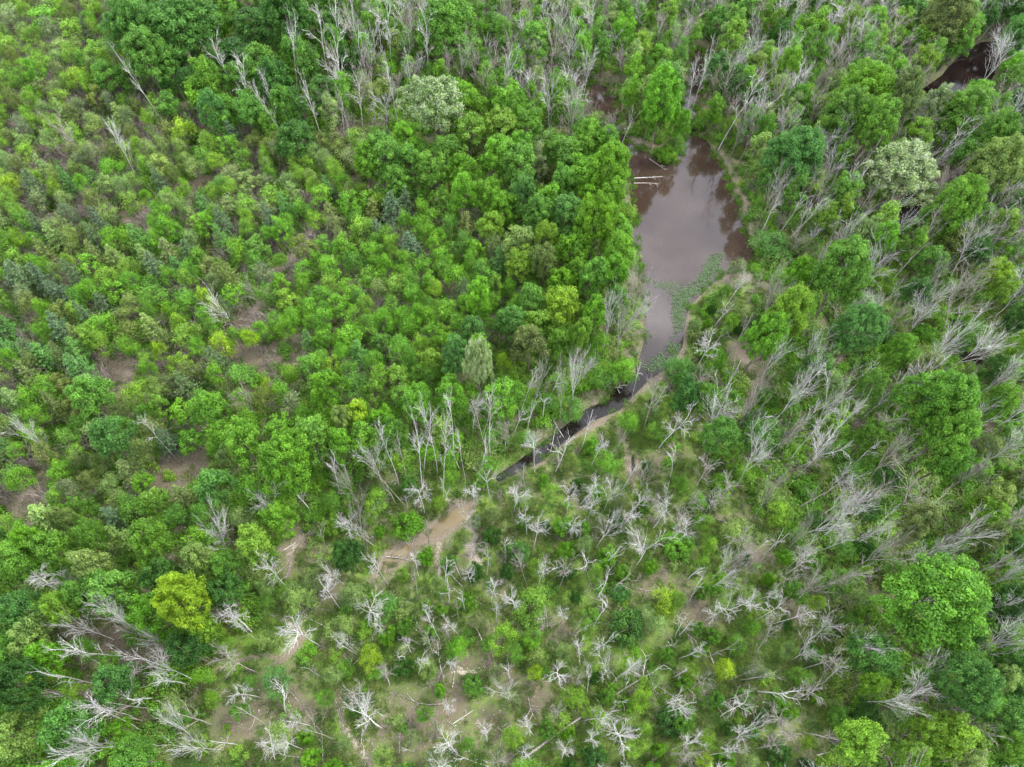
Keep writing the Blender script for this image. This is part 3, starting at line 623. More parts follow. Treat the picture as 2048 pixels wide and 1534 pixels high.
DEADS = """
1 1300 330 60 pole;1 1370 420 80 pole;1 1720 270 60 pole;1 1640 240 45 pole;1 1930 400 80 pole;1 1860 180 60 pole;1 1980 150 70 pole;1 1550 500 45 pole;1 1610 570 50 pole;1 1820 560 50 pole;1 1940 620 60 brushy;1 780 90 60 pole;1 1060 430 35 snag
1 820 400 40 pole;1 700 860 50 brushy;1 400 820 60 brushy
2 40 130 80 pole;2 130 200 50 pole;2 200 90 60 pole;2 280 60 60 pole;2 290 200 60 pole;2 345 200 50 pole;2 410 100 60 pole;2 490 200 60 pole;2 480 390 60 brushy;2 300 430 60 pole;2 320 470 60 brushy;2 250 620 70 brushy;2 80 520 60 pole;2 20 640 60 pole
2 870 100 70 brushy;2 930 120 60 brushy;2 1060 140 70 brushy;2 1130 90 60 brushy;2 1200 120 60 brushy;2 1290 60 60 pole;2 1240 300 80 brushy;2 1320 320 70 brushy;2 860 520 80 brushy;2 960 500 60 brushy;2 1130 520 70 brushy;2 1070 550 60 brushy
2 1240 620 60 brushy;2 1390 520 90 brushy;2 1350 640 100 fan;2 1780 100 50 brushy;2 1590 760 60 fan;2 1130 880 40 brushy;2 1730 740 40 snag;2 1930 220 50 fan;2 780 400 60 brushy;2 700 400 50 brushy;2 660 300 50 brushy
2 400 380 40 pole;2 1010 290 60 brushy;2 1480 400 50 brushy;2 640 400 45 brushy;2 150 420 60 pole
3 500 100 70 brushy;3 640 60 80 brushy;3 760 80 80 brushy;3 860 40 60 brushy;3 960 100 90 brushy;3 1020 200 90 fan;3 960 260 80 fan;3 1150 230 70 fan;3 1210 50 80 fan;3 200 380 50 pole;3 330 420 60 pole;3 270 560 80 pole;3 340 640 80 brushy;3 440 640 80 brushy
3 620 530 85 fan;3 680 720 90 fan;3 500 1120 60 fan;3 590 1200 60 snag;3 830 1110 70 fan;3 770 1200 60 fan;3 690 1220 60 snag;3 840 500 60 fan;3 1900 290 110 fan;3 1850 1160 60 fan;3 1780 1350 80 fan;3 1830 50 50 fan;3 1310 1290 60 fan;3 80 170 60 brushy
3 1040 1350 60 fan;3 330 780 60 brushy;3 480 560 60 brushy;3 380 360 60 brushy;3 160 450 50 pole;3 1540 1080 60 fan;3 110 40 60 brushy;3 270 500 60 brushy;3 400 720 60 brushy;3 1160 330 60 fan;3 1850 750 50 fan
4 1550 1450 85 fan;4 1930 1330 60 snag;4 1760 1440 65 snag;4 1440 900 60 brushy;4 870 1050 40 pole;4 2000 1250 60 snag;4 180 1060 60 fan;4 1320 350 60 brushy;4 1480 220 45 brushy
5 1720 190 80 fan;5 1700 290 75 fan;5 1590 400 60 fan;5 1660 450 95 fan;5 1140 720 80 fan;5 1390 690 80 fan;5 1430 760 60 fan;5 1240 760 60 snag;5 820 850 55 pole;5 870 960 60 pole;5 770 960 60 star;5 640 1000 65 pole;5 440 1050 70 pole;5 530 1050 70 pole
5 880 1010 60 pole;5 340 1150 50 pole;5 195 1220 85 fan;5 440 1210 60 pole;5 290 1190 55 pole;5 320 1290 50 pole;5 970 1080 55 star;5 1010 1000 50 snag;5 1160 1150 65 star;5 1280 1210 90 snag;5 1450 1030 45 snag;5 1510 1140 50 star;5 840 1290 60 snag
5 1750 770 38 snag;5 1850 860 38 snag;5 1450 1350 65 star;5 1680 1330 55 snag;5 1800 1310 75 fan;5 1590 1410 65 fan;5 1030 1420 75 star;5 880 1380 60 snag;5 780 1400 70 star;5 1860 1480 60 star;5 470 1440 65 star;5 50 1380 70 fan;5 570 1250 60 pole
5 1200 900 55 snag;5 1350 830 50 fan;5 1100 960 45 snag;5 1060 770 40 pole;5 985 870 30 snag;5 370 1460 50 snag;5 640 1390 35 snag;5 300 1400 50 snag;5 690 1180 40 snag;5 720 1150 40 pole;5 780 1140 40 pole;5 1110 1330 50 star;5 1900 1440 60 star;5 1990 1230 55 snag;5 1350 1460 60 star;5 1740 1460 60 star;5 680 540 0.1 snag
6 290 340 70 snag;6 395 480 60 snag;6 490 190 60 snag;6 590 170 50 fan;6 1550 120 60 fan;6 1220 290 85 fan;6 1300 420 95 fan;6 1720 330 140 fan;6 1780 540 110 fan;6 1620 480 80 fan;6 1950 670 80 fan;6 1290 790 70 fan;6 1270 1000 85 star;6 700 830 100 fan
6 480 880 80 fan;6 310 880 85 snag;6 370 720 70 snag;6 200 880 50 snag;6 480 1010 70 snag;6 660 1090 90 fan;6 880 1160 110 fan;6 960 920 90 fan;6 1060 690 70 snag;6 1150 1170 70 snag;6 1310 1210 90 fan;6 1430 1400 160 fan;6 1750 1290 85 fan
6 1170 1410 120 fan;6 1020 1420 100 fan;6 190 1290 75 star;6 310 1410 75 star;6 1980 1110 85 fan;6 1750 1030 70 fan;6 750 1190 60 star;6 820 1420 80 snag;6 1010 760 60 fan;6 550 780 60 fan;6 260 520 45 snag;6 1030 300 50 fan;6 1340 80 50 snag;6 860 560 35 snag
6 60 1470 60 star;6 620 1420 60 fan;6 1080 930 60 fan;6 1190 850 50 snag;6 240 1470 50 star;6 1580 560 60 fan;6 1870 560 60 fan;6 1900 760 60 pole;6 780 960 50 pole;6 830 1060 40 pole;6 1000 1320 60 fan;6 1660 820 50 fan
7 1180 140 115 fan;7 235 460 85 star;7 390 420 50 star;7 590 620 85 fan;7 690 690 70 fan;7 460 690 75 fan;7 500 780 80 pole;7 720 840 80 pole;7 900 720 75 fan;7 920 930 100 fan;7 1010 1010 85 snag;7 780 1080 80 snag;7 500 1180 90 pole;7 420 1000 60 snag
7 480 890 75 snag;7 560 1260 75 pole;7 450 1390 120 fan;7 560 1370 80 fan;7 1370 660 105 star;7 740 1140 60 snag;7 930 1330 70 fan;7 1110 1240 80 snag;7 1440 1080 60 star;7 1610 1180 90 snag;7 1820 950 55 snag;7 1450 1240 60 snag;7 1130 1390 90 fan
7 1500 1460 70 star;7 1700 1400 60 star;7 1290 1370 50 snag;7 1850 170 55 snag;7 1890 280 60 snag;7 1990 80 85 star;7 1830 1320 75 fan;7 2030 790 50 star;7 1290 130 60 fan;7 330 1110 60 snag;7 690 1220 50 snag;7 1950 360 60 star;7 1710 1240 60 star;7 1430 730 40 star
8 240 370 62 star;8 70 90 80 fan;8 770 200 72 star;8 780 80 65 star;8 640 190 48 snag;8 880 230 48 snag;8 970 230 48 snag;8 1150 130 75 star;8 1110 50 60 star;8 1350 70 60 star;8 1700 30 60 star;8 1890 30 65 star;8 2000 90 70 star;8 1560 100 75 fan
8 1800 240 105 fan;8 1440 330 75 snag;8 1170 390 50 star;8 1310 390 62 star;8 1620 430 90 snag;8 1540 470 70 snag;8 1330 600 50 star;8 1520 640 70 snag;8 1190 690 62 star;8 920 610 34 star;8 690 680 50 star;8 680 600 42 snag;8 560 700 42 star
8 520 800 60 star;8 390 800 42 star;8 310 830 60 snag;8 285 920 52 star;8 250 1000 40 snag;8 430 930 52 star;8 630 910 45 star;8 180 700 42 star;8 620 490 70 snag;8 760 380 50 star;8 860 330 45 snag;8 885 470 62 star;8 430 460 38 snag;8 440 340 40 star
8 700 350 45 snag;8 600 390 50 snag;8 1500 800 52 star;8 1440 860 48 star;8 1620 900 80 fan;8 1710 930 55 snag;8 1330 950 75 star;8 1410 1000 50 star;8 1000 970 60 snag;8 1010 1080 75 fan;8 620 1190 52 star;8 860 1340 65 star;8 1150 1310 60 star
8 1300 1230 50 star;8 1480 1210 70 star;8 1490 1360 55 star;8 1340 1450 68 star;8 930 1480 62 star;8 1060 1430 50 star;8 1940 1180 75 star;8 1990 1420 75 star;8 2030 700 45 snag;8 40 800 38 snag;8 640 730 45 star;8 500 110 45 snag;8 420 200 40 snag
8 1600 230 55 snag;8 1430 130 45 snag;8 1690 1500 60 star;8 1230 330 50 snag;8 520 560 40 star;8 1660 960 60 star;8 1500 1040 40 star;8 160 130 50 brushy;8 1110 340 50 star;8 720 540 40 snag;8 1400 690 30 snag;8 1930 780 35 snag;8 400 1410 22 snag
9 40 90 75 star;9 280 400 75 fan;9 440 520 75 star;9 240 620 80 star;9 580 590 70 star;9 320 320 75 fan;9 510 370 60 fan;9 130 370 60 snag;9 770 310 65 star;9 670 410 60 star;9 870 470 90 fan;9 980 150 80 fan;9 1250 220 110 fan;9 1210 130 80 fan;9 880 40 100 fan
9 1060 30 100 fan;9 1700 130 90 fan;9 1960 280 60 fan;9 950 700 80 fan;9 860 820 80 fan;9 1160 760 100 fan;9 1910 790 110 fan;9 870 900 85 star;9 830 1090 80 star;9 1350 1080 90 fan;9 980 990 60 snag;9 590 1040 85 snag;9 500 960 60 snag;9 400 1090 50 snag
9 350 1200 72 star;9 660 1230 90 star;9 430 1340 95 fan;9 710 1350 75 star;9 60 1400 62 star;9 120 820 50 star;9 250 840 48 snag;9 590 800 60 star;9 90 700 50 snag;9 160 500 38 snag;9 620 200 60 snag;9 520 220 50 snag;9 20 1150 50 star;9 760 180 60 fan
9 1980 390 60 fan;9 560 480 55 star;9 720 600 60 star;9 400 270 60 fan;9 830 230 60 fan;9 290 1430 50 star;9 560 1400 60 star;9 60 960 40 snag;9 190 1010 50 star;9 430 960 40 snag;9 1480 900 60 brushy
"""
def parse(txt):
    for part in txt.replace('\n', ';').split(';'):
        f = part.split()
        if f: yield f

PLANTS = []     # dict(kind, x, y, r, h, colour, hand, px, py, rpx)
def base_for(px, py, hc): return to_world(px, py, hc)
ZH = {'big': (15, 19), 'flower': (13, 16), 'med': (9.5, 13), 'col': (9, 13), 'young': (5.5, 8), 'willow': (3.6, 5.2), 'bush': (2.6, 4), 'pine': (6, 8.5),
      'fan': (9.5, 14), 'star': (7, 11), 'snag': (6.5, 10.5), 'pole': (12, 17), 'brushy': (7, 11)}
HCF = {'big': .66, 'flower': .66, 'med': .63, 'col': .6, 'young': .62, 'willow': .6, 'bush': .55, 'pine': .55, 'fan': .76, 'star': .78, 'snag': .7, 'pole': .8, 'brushy': .68}
def add_plant(kind, px, py, rpx, colour, hand=True, h=None):
    h = h or random.uniform(*ZH[kind]); hc = h * HCF[kind]
    x, y = base_for(px, py, hc)
    dep = to_px(x, y, hc)[2]; r = float(rpx * dep / FPX)
    PLANTS.append(dict(kind=kind, x=x, y=y, r=r, h=h, col=colour, hand=hand, px=px, py=py, rpx=rpx))
for f in parse(HAND):
    px, py = P(int(f[0]), float(f[1]), float(f[2])); add_plant(f[4], px, py, float(f[3]) / 2.926, f[5])
for f in parse(DEADS):
    if float(f[3]) < 1: continue
    px, py = P(int(f[0]), float(f[1]), float(f[2])); add_plant(f[4], px, py, float(f[3]) / 2.926, 'dead')

Z_PLANT = [(-200, -200), (230, -200), (260, 120), (330, 220), (450, 262), (600, 270), (760, 250), (800, 290), (870, 330), (880, 400), (960, 450), (1000, 470), (1060, 560), (1000, 700), (890, 745),
           (790, 790), (690, 830), (560, 850), (490, 880), (450, 930), (350, 985), (200, 1030), (60, 1060), (-200, 1080)]
Z_DARK = [(230, -200), (700, -200), (680, 120), (640, 250), (560, 260), (450, 250), (320, 230), (260, 120)]
Z_TOPMID = [(690, -200), (1400, -200), (1400, 120), (1250, 150), (1185, 150), (1200, 260), (1000, 240), (940, 160), (800, 150), (640, 250), (680, 120)]
Z_MASS = [(800, 260), (1000, 210), (1215, 260), (1250, 330), (1262, 450), (1262, 540), (1230, 640), (1200, 700), (1040, 740), (950, 830), (800, 880), (640, 930), (520, 980), (430, 1000), (450, 930), (560, 850), (690, 830), (790, 790), (890, 745), (1000, 700), (1060, 560), (1000, 470), (880, 400)]
Z_SHORE = [(1040, 740), (1200, 690), (1270, 690), (1265, 745), (1215, 790), (1130, 845), (1010, 930), (900, 960), (760, 960), (700, 1000), (560, 1040), (430, 1020), (640, 940), (800, 880)]
Z_TOPR = [(1410, -200), (2250, -200), (2250, 520), (1620, 520), (1530, 460), (1500, 400), (1440, 270), (1405, 220)]
Z_PEN = [(1240, 60), (1370, 60), (1360, 240), (1330, 280), (1270, 265), (1245, 240), (1255, 200), (1215, 150)]
Z_RIGHT = [(1560, 520), (2250, 520), (2250, 1700), (1680, 1700), (1680, 1250), (1560, 1050), (1420, 930), (1410, 760), (1500, 680), (1540, 560)]
Z_BL = [(-200, 1060), (60, 1060), (350, 985), (430, 1010), (560, 1040), (520, 1150), (490, 1230), (420, 1300), (340, 1430), (260, 1700), (-200, 1700)]
NOGO = [(612, 472, 20), (590, 520, 14), (555, 552, 15), (522, 610, 24), (480, 640, 30), (560, 715, 42), (480, 722, 34), (235, 745, 40), (365, 932, 36), (320, 950, 30), (75, 945, 24), (40, 990, 26), (15, 1035, 20), (30, 650, 18),
        (395, 375, 24), (95, 310, 16), (275, 430, 14)]

def zone_of(px, py):
    for nm, z in ZONES:
        if bool(in_poly(np.array([px]), np.array([py]), z)[0]): return nm
    return None
ZONES = [('plant', Z_PLANT), ('dark', Z_DARK), ('mass', Z_MASS), ('topmid', Z_TOPMID), ('pen', Z_PEN), ('topr', Z_TOPR), ('shore', Z_SHORE), ('right', Z_RIGHT), ('bl', Z_BL), ('wet', WETLAND)]

def choose(zone, px, py):
    u = random.random()
    if zone == 'plant':
        dk = math.exp(-((px - 120) / 380) ** 2 - ((py - 560) / 240) ** 2)          # darker, more conifers at the left middle
        if u < .08 + .3 * dk: return 'pine', random.choice('NNTOP'), random.uniform(1.5, 2.3)
        if u < .2 + .25 * dk: return 'young', random.choice('OOMG'), random.uniform(1.5, 2.3)
        if px > 500 and py > 380: return 'young', random.choice('BBBBLMM'), random.uniform(1.4, 2.4)
        return 'young', random.choice('BLLPPGPOL' if py < 450 else 'BBLMOP'), random.uniform(1.25, 2.2)
    if zone == 'dark': return ('med', random.choice('DMMT'), random.uniform(2.4, 3.8)) if u < .75 else ('col', random.choice('MBD'), random.uniform(1.6, 2.3))
    if zone == 'topmid':
        if u < .45: return 'col', random.choice('MPBBM'), random.uniform(1.5, 2.2)
        if u < .7: return 'brushy', 'dead', random.uniform(1.6, 2.4)
        return 'young', random.choice('BMP'), random.uniform(1.6, 2.2)
    if zone == 'mass': return ('med', random.choice('BBBMML'), random.uniform(2.2, 3.5)) if u < .8 else ('young', random.choice('BLM'), random.uniform(1.7, 2.4))
    if zone == 'shore': return 'young', random.choice('BMD'), random.uniform(1.3, 2.0)
    if zone == 'pen': return ('col', random.choice('MBP'), random.uniform(1.5, 2.2)) if u < .7 else ('young', 'B', random.uniform(1.5, 2.1))
    if zone == 'topr':
        if u < .3: return 'med', random.choice('MBLTD'), random.uniform(2.2, 3.6)
        if u < .6: return 'col', random.choice('MBLP'), random.uniform(1.6, 2.3)
        if u < .8: return 'brushy', 'dead', random.uniform(1.6, 2.5)
        return 'young', random.choice('MBL'), random.uniform(1.6, 2.3)
    if zone == 'right':
        if u < .17: return 'fan', 'dead', random.uniform(2, 3.2)
        if u < .5: return 'young', random.choice('MMBDO'), random.uniform(1.4, 2.2)
        if u < .72: return 'med', random.choice('MDTP'), random.uniform(2.0, 3.0)
        return 'bush', random.choice('MDB'), random.uniform(1.5, 2.4)
    if zone == 'bl':
        if u < .6: return 'med', random.choice('MMDBT'), random.uniform(2.2, 3.4)
        return 'young', random.choice('BML'), random.uniform(1.6, 2.3)
    if zone == 'wet':
        if u < .34: return 'star', 'dead', random.uniform(1.3, 2.3)
        if u < .42: return 'snag', 'dead', random.uniform(1.2, 2.0)
        u = (u - .42) / .58
        if u < .55: return 'willow', random.choice('PMGLP'), random.uniform(.9, 1.6)
        return 'bush', random.choice('BMD'), random.uniform(.8, 1.4)
SPACE = dict(plant=.6, dark=.78, topmid=.72, mass=.66, shore=1.0, pen=.72, topr=.74, right=.86, bl=.78, wet=1.0)

AX = np.array([p['x'] for p in PLANTS]); AY = np.array([p['y'] for p in PLANTS]); AR = np.array([p['r'] for p in PLANTS]); AH = np.array([p['h'] for p in PLANTS])
AX = list(AX); AY = list(AY); AR = list(AR); AK = [p['kind'] for p in PLANTS]
GRID = {}
def gadd(x, y, r, dead): GRID.setdefault((int(x // 6), int(y // 6)), []).append((x, y, r, dead))
for p in PLANTS: gadd(p['x'], p['y'], p['r'], p['col'] == 'dead')
def free(x, y, r, f, dead):
    i, j = int(x // 6), int(y // 6)
    for a in range(i - 2, i + 3):
        for b in range(j - 2, j + 3):
            for (u, v, q, dd) in GRID.get((a, b), ()):
                ff = f * (.45 if (dd != dead) else 1)
                if (x - u) ** 2 + (y - v) ** 2 < (ff * (r + q)) ** 2: return False
    return True
NC = 34000
cx_ = rng.uniform(-120, 120, NC); cy_ = rng.uniform(-8, 172, NC)
wsd = np.min(np.stack(water_sd(cx_, cy_)), 0)
mudl = np.full(NC, 9.0)
for pts, w in MUD: mudl = np.minimum(mudl, seg_dist(cx_, cy_, W(pts)) - w)
BROWNW = [(*to_world(*c), r_) for c, r_ in BROWN]
for i in range(NC):
    x, y = float(cx_[i]), float(cy_[i])
    if wsd[i] < .4 or mudl[i] < .3: continue
    px, py, dep = [float(v) for v in to_px(np.array([x]), np.array([y]), 6.0)]if False else [float(v[0]) for v in to_px(np.array([x]), np.array([y]), 5.0)]
    if px < -60 or px > 2108 or py < -40 or py > 1580: continue
    zn = zone_of(px, py)
    if zn is None: continue
    if zn == 'plant' and any(abs(px - a) < c * 1.15 and abs(py - b + 8) < c for a, b, c in NOGO): continue
    kind, colour, r = choose(zn, px, py)
    if zn == 'wet' and any(math.hypot(x - a, y - b) < c * .8 for a, b, c in BROWNW) and random.random() < .75: continue
    sp_ = SPACE[zn] * (1.14 if zn == 'plant' and py < 430 and px < 520 else 1)
    if not free(x, y, r, sp_, colour == 'dead'): continue
    h = random.uniform(*ZH[kind])
    if zn in ('shore', 'right', 'wet') and kind == 'young': h *= .7
    # do not stand in front of open water or a trail seen in the photo
    hp = [float(v[0]) for v in to_px(np.array([x]), np.array([y]), h * .7)]
    wx, wy = to_world(hp[0], hp[1], WZ)
    if zn not in ('plant', 'dark') and min(float(d[0]) for d in water_sd(np.array([wx]), np.array([wy]))) < r * (.9 if py < 420 else .75): continue
    gadd(x, y, r, colour == 'dead')
    PLANTS.append(dict(kind=kind, x=x, y=y, r=r, h=h, col=colour, hand=False, px=hp[0], py=hp[1], rpx=r * FPX / hp[2]))

for i in range(130):
    px, py = random.uniform(500, 1650), random.uniform(950, 1530)
    if not bool(in_poly(np.array([px]), np.array([py]), WETLAND)[0]): continue
    x, y = to_world(px, py); p_ = dict(kind='stick', x=x, y=y, r=random.uniform(.9, 2.6), h=.3, col='dead', hand=False, px=px, py=py); p_['rpx'] = p_['r'] * 14
    PLANTS.append(p_)
# individuals and masses
CATS = {'big': ('broadleaf_tree', 'tree'), 'med': ('broadleaf_tree', 'tree'), 'flower': ('blossoming_tree', 'tree'), 'col': ('slender_tree', 'slender tree'), 'young': ('young_tree', 'young tree'),
        'willow': ('willow_bush', 'bush'), 'bush': ('leafy_shrub', 'shrub'), 'pine': ('conifer_sapling', 'conifer'), 'fan': ('bare_tree', 'bare tree'), 'star': ('bare_tree', 'bare tree'),
        'snag': ('dead_snag', 'snag'), 'pole': ('bare_pole_tree', 'bare trunk'), 'brushy': ('bare_thin_tree', 'leafless tree'), 'stick': ('fallen_branch', 'fallen branch')}
GROUPS = {'broadleaf_tree': 'leafy broadleaf trees of the wood', 'blossoming_tree': 'trees covered in cream blossom', 'slender_tree': 'slender green trees along the top', 'young_tree': 'young trees of the regrowth',
          'willow_bush': 'feathery willow bushes', 'leafy_shrub': 'dense leafy shrubs', 'conifer_sapling': 'conifer saplings in the regrowth', 'bare_tree': 'grey bare trees', 'dead_snag': 'dead snags with broken limbs',
          'bare_pole_tree': 'tall bare trees with long trunks', 'bare_thin_tree': 'thin bare trees with fine twigs', 'fallen_branch': 'fallen branches on the boggy ground'}
bynames = {}
for p in PLANTS: bynames.setdefault(CATS[p['kind']][0], []).append(p)
MASSES = {}
for nm, L in bynames.items():
    L.sort(key=lambda p: -(p['rpx'] + (25 if p['hand'] else 0)) * (1 if (-10 < p['px'] < 2058 and -10 < p['py'] < 1544) else .01))
    cut = [p for p in L[:298] if -p['rpx'] < p['px'] < 2048 + p['rpx'] and -p['rpx'] < p['py'] < 1534 + p['rpx']]
    ids = set(map(id, cut))
    MASSES[nm] = [p for p in L if id(p) not in ids]
    bynames[nm] = cut
    print('PLANTS', nm, len(cut), 'mass', len(MASSES[nm]))

def jit(c, s=.14):
    k = 1 + random.uniform(-s, s)
    return (c[0] * k * random.uniform(.9, 1.04), c[1] * k, c[2] * k * random.uniform(.8, 1.25))

for p in PLANTS:      # nobody stands in open water
    for _ in range(14):
        e = .25; q = water_sd(np.array([p['x'], p['x'] + e, p['x']]), np.array([p['y'], p['y'], p['y'] + e])); k = int(np.argmin([w[0] for w in q]))
        d0, d1, d2 = q[k]
        if d0 > .5: break
        g = np.array([d1 - d0, d2 - d0]) / e; g = g / (np.linalg.norm(g) + 1e-6); p['x'] += g[0] * .4; p['y'] += g[1] * .4
gz = ground_z(np.array([p['x'] for p in PLANTS]), np.array([p['y'] for p in PLANTS]))
for p, z in zip(PLANTS, gz): p['z'] = float(z)

def place(p, var=None):
    name, cat = CATS[p['kind']]
    vs = VAR[p['kind']]; v = vs[random.randrange(len(vs))]
    o = bpy.data.objects.new(name, None); COL.objects.link(o); o.empty_display_size = .5
    o.location = (p['x'], p['y'], max(p['z'], -.6))
    if p['kind'] == 'stick': p['z'] += .08
    lean = .07 if p['col'] == 'dead' else .03
    o.rotation_euler = (random.gauss(0, lean), random.gauss(0, lean), random.uniform(0, 6.28))
    s = p['r'] / v['R']; o.scale = (s * random.uniform(.94, 1.06), s * random.uniform(.94, 1.06), p['h'] / v['h'])
    if p['kind'] == 'stick': o.scale = (s, s, s)
    if p['col'] == 'dead':
        link('trunk', v['trunk'], o)
        for m in v['limbs']: link('limb', m, o)
    else:
        link('trunk', v['trunk'], o)
        c = link('crown', v['crown'], o); c['tint'] = jit(CL[p['col']])
    o['category'] = cat; o['group'] = GROUPS[name]
    p['obj'] = o
for nm, L in bynames.items():
    for p in L: place(p)

# ------------------------------------------------------------------ labels, each told by its looks and by the landmark it stands beside
LM = [((1290, 735), 'the pond south tip'), ((1272, 430), 'the left pond shore'), ((1348, 302), 'the grassy pond spit'), ((614, 472), 'the small sandy hollow'), ((1806, 335), 'the white blossoming tree'),
      ((358, 1182), 'the big yellow-green tree'), ((565, 920), 'the vivid green round tree'), ((892, 1045), 'the ochre puddle'), ((1881, 1205), 'the largest right hand tree'), ((992, 958), 'the lower ditch end'),
      ((1258, 920), 'the short earth ditch'), ((1254, 1253), 'the dark bog shrub'), ((717, 1407), 'the dark shrub by the trail'), ((1580, 620), 'the bright tree beside the pond'), ((860, 205), 'the cream blossoming tree'),
      ((1195, 170), 'the upper left pond arm'), ((1925, 145), 'the dark top right pool'), ((450, 690), 'the two yellow-green saplings'), ((590, 1090), 'the pinkish bare patch'), ((1160, 1430), 'the long fallen trunk'),
      ((1125, 615), 'the lime tree'), ((240, 745), 'the pale left clearing'), ((365, 930), 'the brown clearing'), ((55, 980), 'the left edge track'), ((1065, 1210), 'the soft round willow'),
      ((1520, 485), 'the willow beside the pond trail'), ((360, 55), 'the big dark upper left crown'), ((400, 372), 'the bare brushy gap'), ((160, 160), 'the top left saplings'), ((770, 205), 'the white log among poles'),
      ((1500, 1180), 'the lower right moss patch'), ((600, 1270), 'the dirt trail bend'), ((1240, 790), 'the pond outlet'), ((1390, 140), 'the top creek'), ((1640, 170), 'the tall tree top right'), ((1870, 860), 'the tall right hand wood'),
      ((1640, 850), 'the fan shaped bare tree'), ((1850, 1420), 'the lower right corner grove'), ((90, 1250), 'the lower left grove'), ((150, 1440), 'the lower left bare trees'), ((100, 560), 'the grey-green conifers'),
      ((720, 600), 'the middle young wood'), ((1060, 60), 'the thin grey top trees'), ((930, 1340), 'the white stone row'), ((1350, 1030), 'the bare star trees'), ((830, 780), 'the small cream tree'),
      ((1700, 640), 'the deep green right crown'), ((100, 380), 'the light saplings far left'), ((560, 200), 'the tall bare poles'), ((700, 1190), 'the moss below the puddles')]
DIRS = ['right', 'lower right', 'lower', 'lower left', 'left', 'upper left', 'upper', 'upper right']
ORD = ['nearest', 'second nearest', 'third nearest', 'fourth nearest', 'fifth nearest', 'sixth nearest', 'seventh nearest', 'eighth nearest', 'ninth nearest', 'tenth nearest', 'eleventh nearest', 'twelfth nearest', 'thirteenth nearest', 'fourteenth nearest', 'fifteenth nearest', 'sixteenth nearest']
DESC = {'big': 'large {} tree', 'med': '{} rounded tree', 'flower': 'tree in cream blossom', 'col': 'slender {} tree', 'young': '{} sapling', 'willow': 'feathery {} bush', 'bush': '{} shrub', 'pine': '{} conifer sapling',
        'fan': 'fan shaped bare tree', 'star': 'star shaped bare tree', 'snag': 'dead snag', 'pole': 'tall bare pole tree', 'brushy': 'thin bare tree', 'stick': 'small fallen branch'}
lmx = np.array([l[0][0] for l in LM]); lmy = np.array([l[0][1] for l in LM])
cells = {}
for nm, L in bynames.items():
    for p in L:
        d = np.hypot(lmx - p['px'], lmy - p['py']); order = np.argsort(d); i = int(order[0])
        base = DESC[p['kind']].format(CW.get(p['col'], ''))
        if d[i] < 14: i = int(order[1])
        a = math.degrees(math.atan2(p['py'] - LM[i][0][1], p['px'] - LM[i][0][0])) % 360
        k = int(((a + 22.5) % 360) // 45)
        cells.setdefault((base, i, k), []).append((d[i], p))
for (base, i, k), L in cells.items():
    L.sort(key=lambda t: t[0])
    for j, (dd, p) in enumerate(L):
        if len(L) == 1: lab = f'{base} on the {DIRS[k]} side of {LM[i][1]}'
        else: lab = f'{base} {ORD[min(j, 15)]} to {LM[i][1]}, {DIRS[k]} side'
        p['obj']['label'] = lab

# ------------------------------------------------------------------ masses through geometry nodes
def scatter_nodes(coll, name):
    ng = bpy.data.node_groups.new(name, 'GeometryNodeTree')
    ng.interface.new_socket('Geometry', in_out='INPUT', socket_type='NodeSocketGeometry')
    ng.interface.new_socket('Geometry', in_out='OUTPUT', socket_type='NodeSocketGeometry')
    n, l = ng.nodes, ng.links
    gi, go = n.new('NodeGroupInput'), n.new('NodeGroupOutput')
    ci = n.new('GeometryNodeCollectionInfo'); ci.inputs['Collection'].default_value = coll
    ci.inputs['Separate Children'].default_value = True; ci.inputs['Reset Children'].default_value = True
    ip = n.new('GeometryNodeInstanceOnPoints'); ip.inputs['Pick Instance'].default_value = True
    def na(nm, t):
        a = n.new('GeometryNodeInputNamedAttribute'); a.data_type = t; a.inputs['Name'].default_value = nm; return a.outputs['Attribute']
    l.new(gi.outputs[0], ip.inputs['Points']); l.new(ci.outputs[0], ip.inputs['Instance'])
    l.new(na('idx', 'INT'), ip.inputs['Instance Index']); l.new(na('scl', 'FLOAT_VECTOR'), ip.inputs['Scale'])
    e = n.new('FunctionNodeEulerToRotation'); l.new(na('rot', 'FLOAT_VECTOR'), e.inputs[0]); l.new(e.outputs[0], ip.inputs['Rotation'])
    l.new(ip.outputs[0], go.inputs[0])
    return ng

def mass(name, label, variants, pts, idx, rot, scl, tint):
    """variants: lists of meshes joined as one source object each"""
    if len(pts) == 0: return
    coll = bpy.data.collections.new(name + '_sources')
    for k, ms in enumerate(variants):
        root = bpy.data.objects.new(f'{name}_source_{k:02d}', ms[0]); coll.objects.link(root)
    me = bpy.data.meshes.new(name); me.vertices.add(len(pts)); me.vertices.foreach_set('co', np.asarray(pts, np.float32).ravel())
    me.attributes.new('idx', 'INT', 'POINT').data.foreach_set('value', np.asarray(idx, np.int32))
    for nm, arr in (('rot', rot), ('scl', scl), ('tint', tint)):
        me.attributes.new(nm, 'FLOAT_VECTOR', 'POINT').data.foreach_set('vector', np.asarray(arr, np.float32).ravel())
    o = link(name, me); mod = o.modifiers.new('scatter', 'NODES'); mod.node_group = scatter_nodes(coll, name)
    prop(o, label, kind='stuff')
    return o

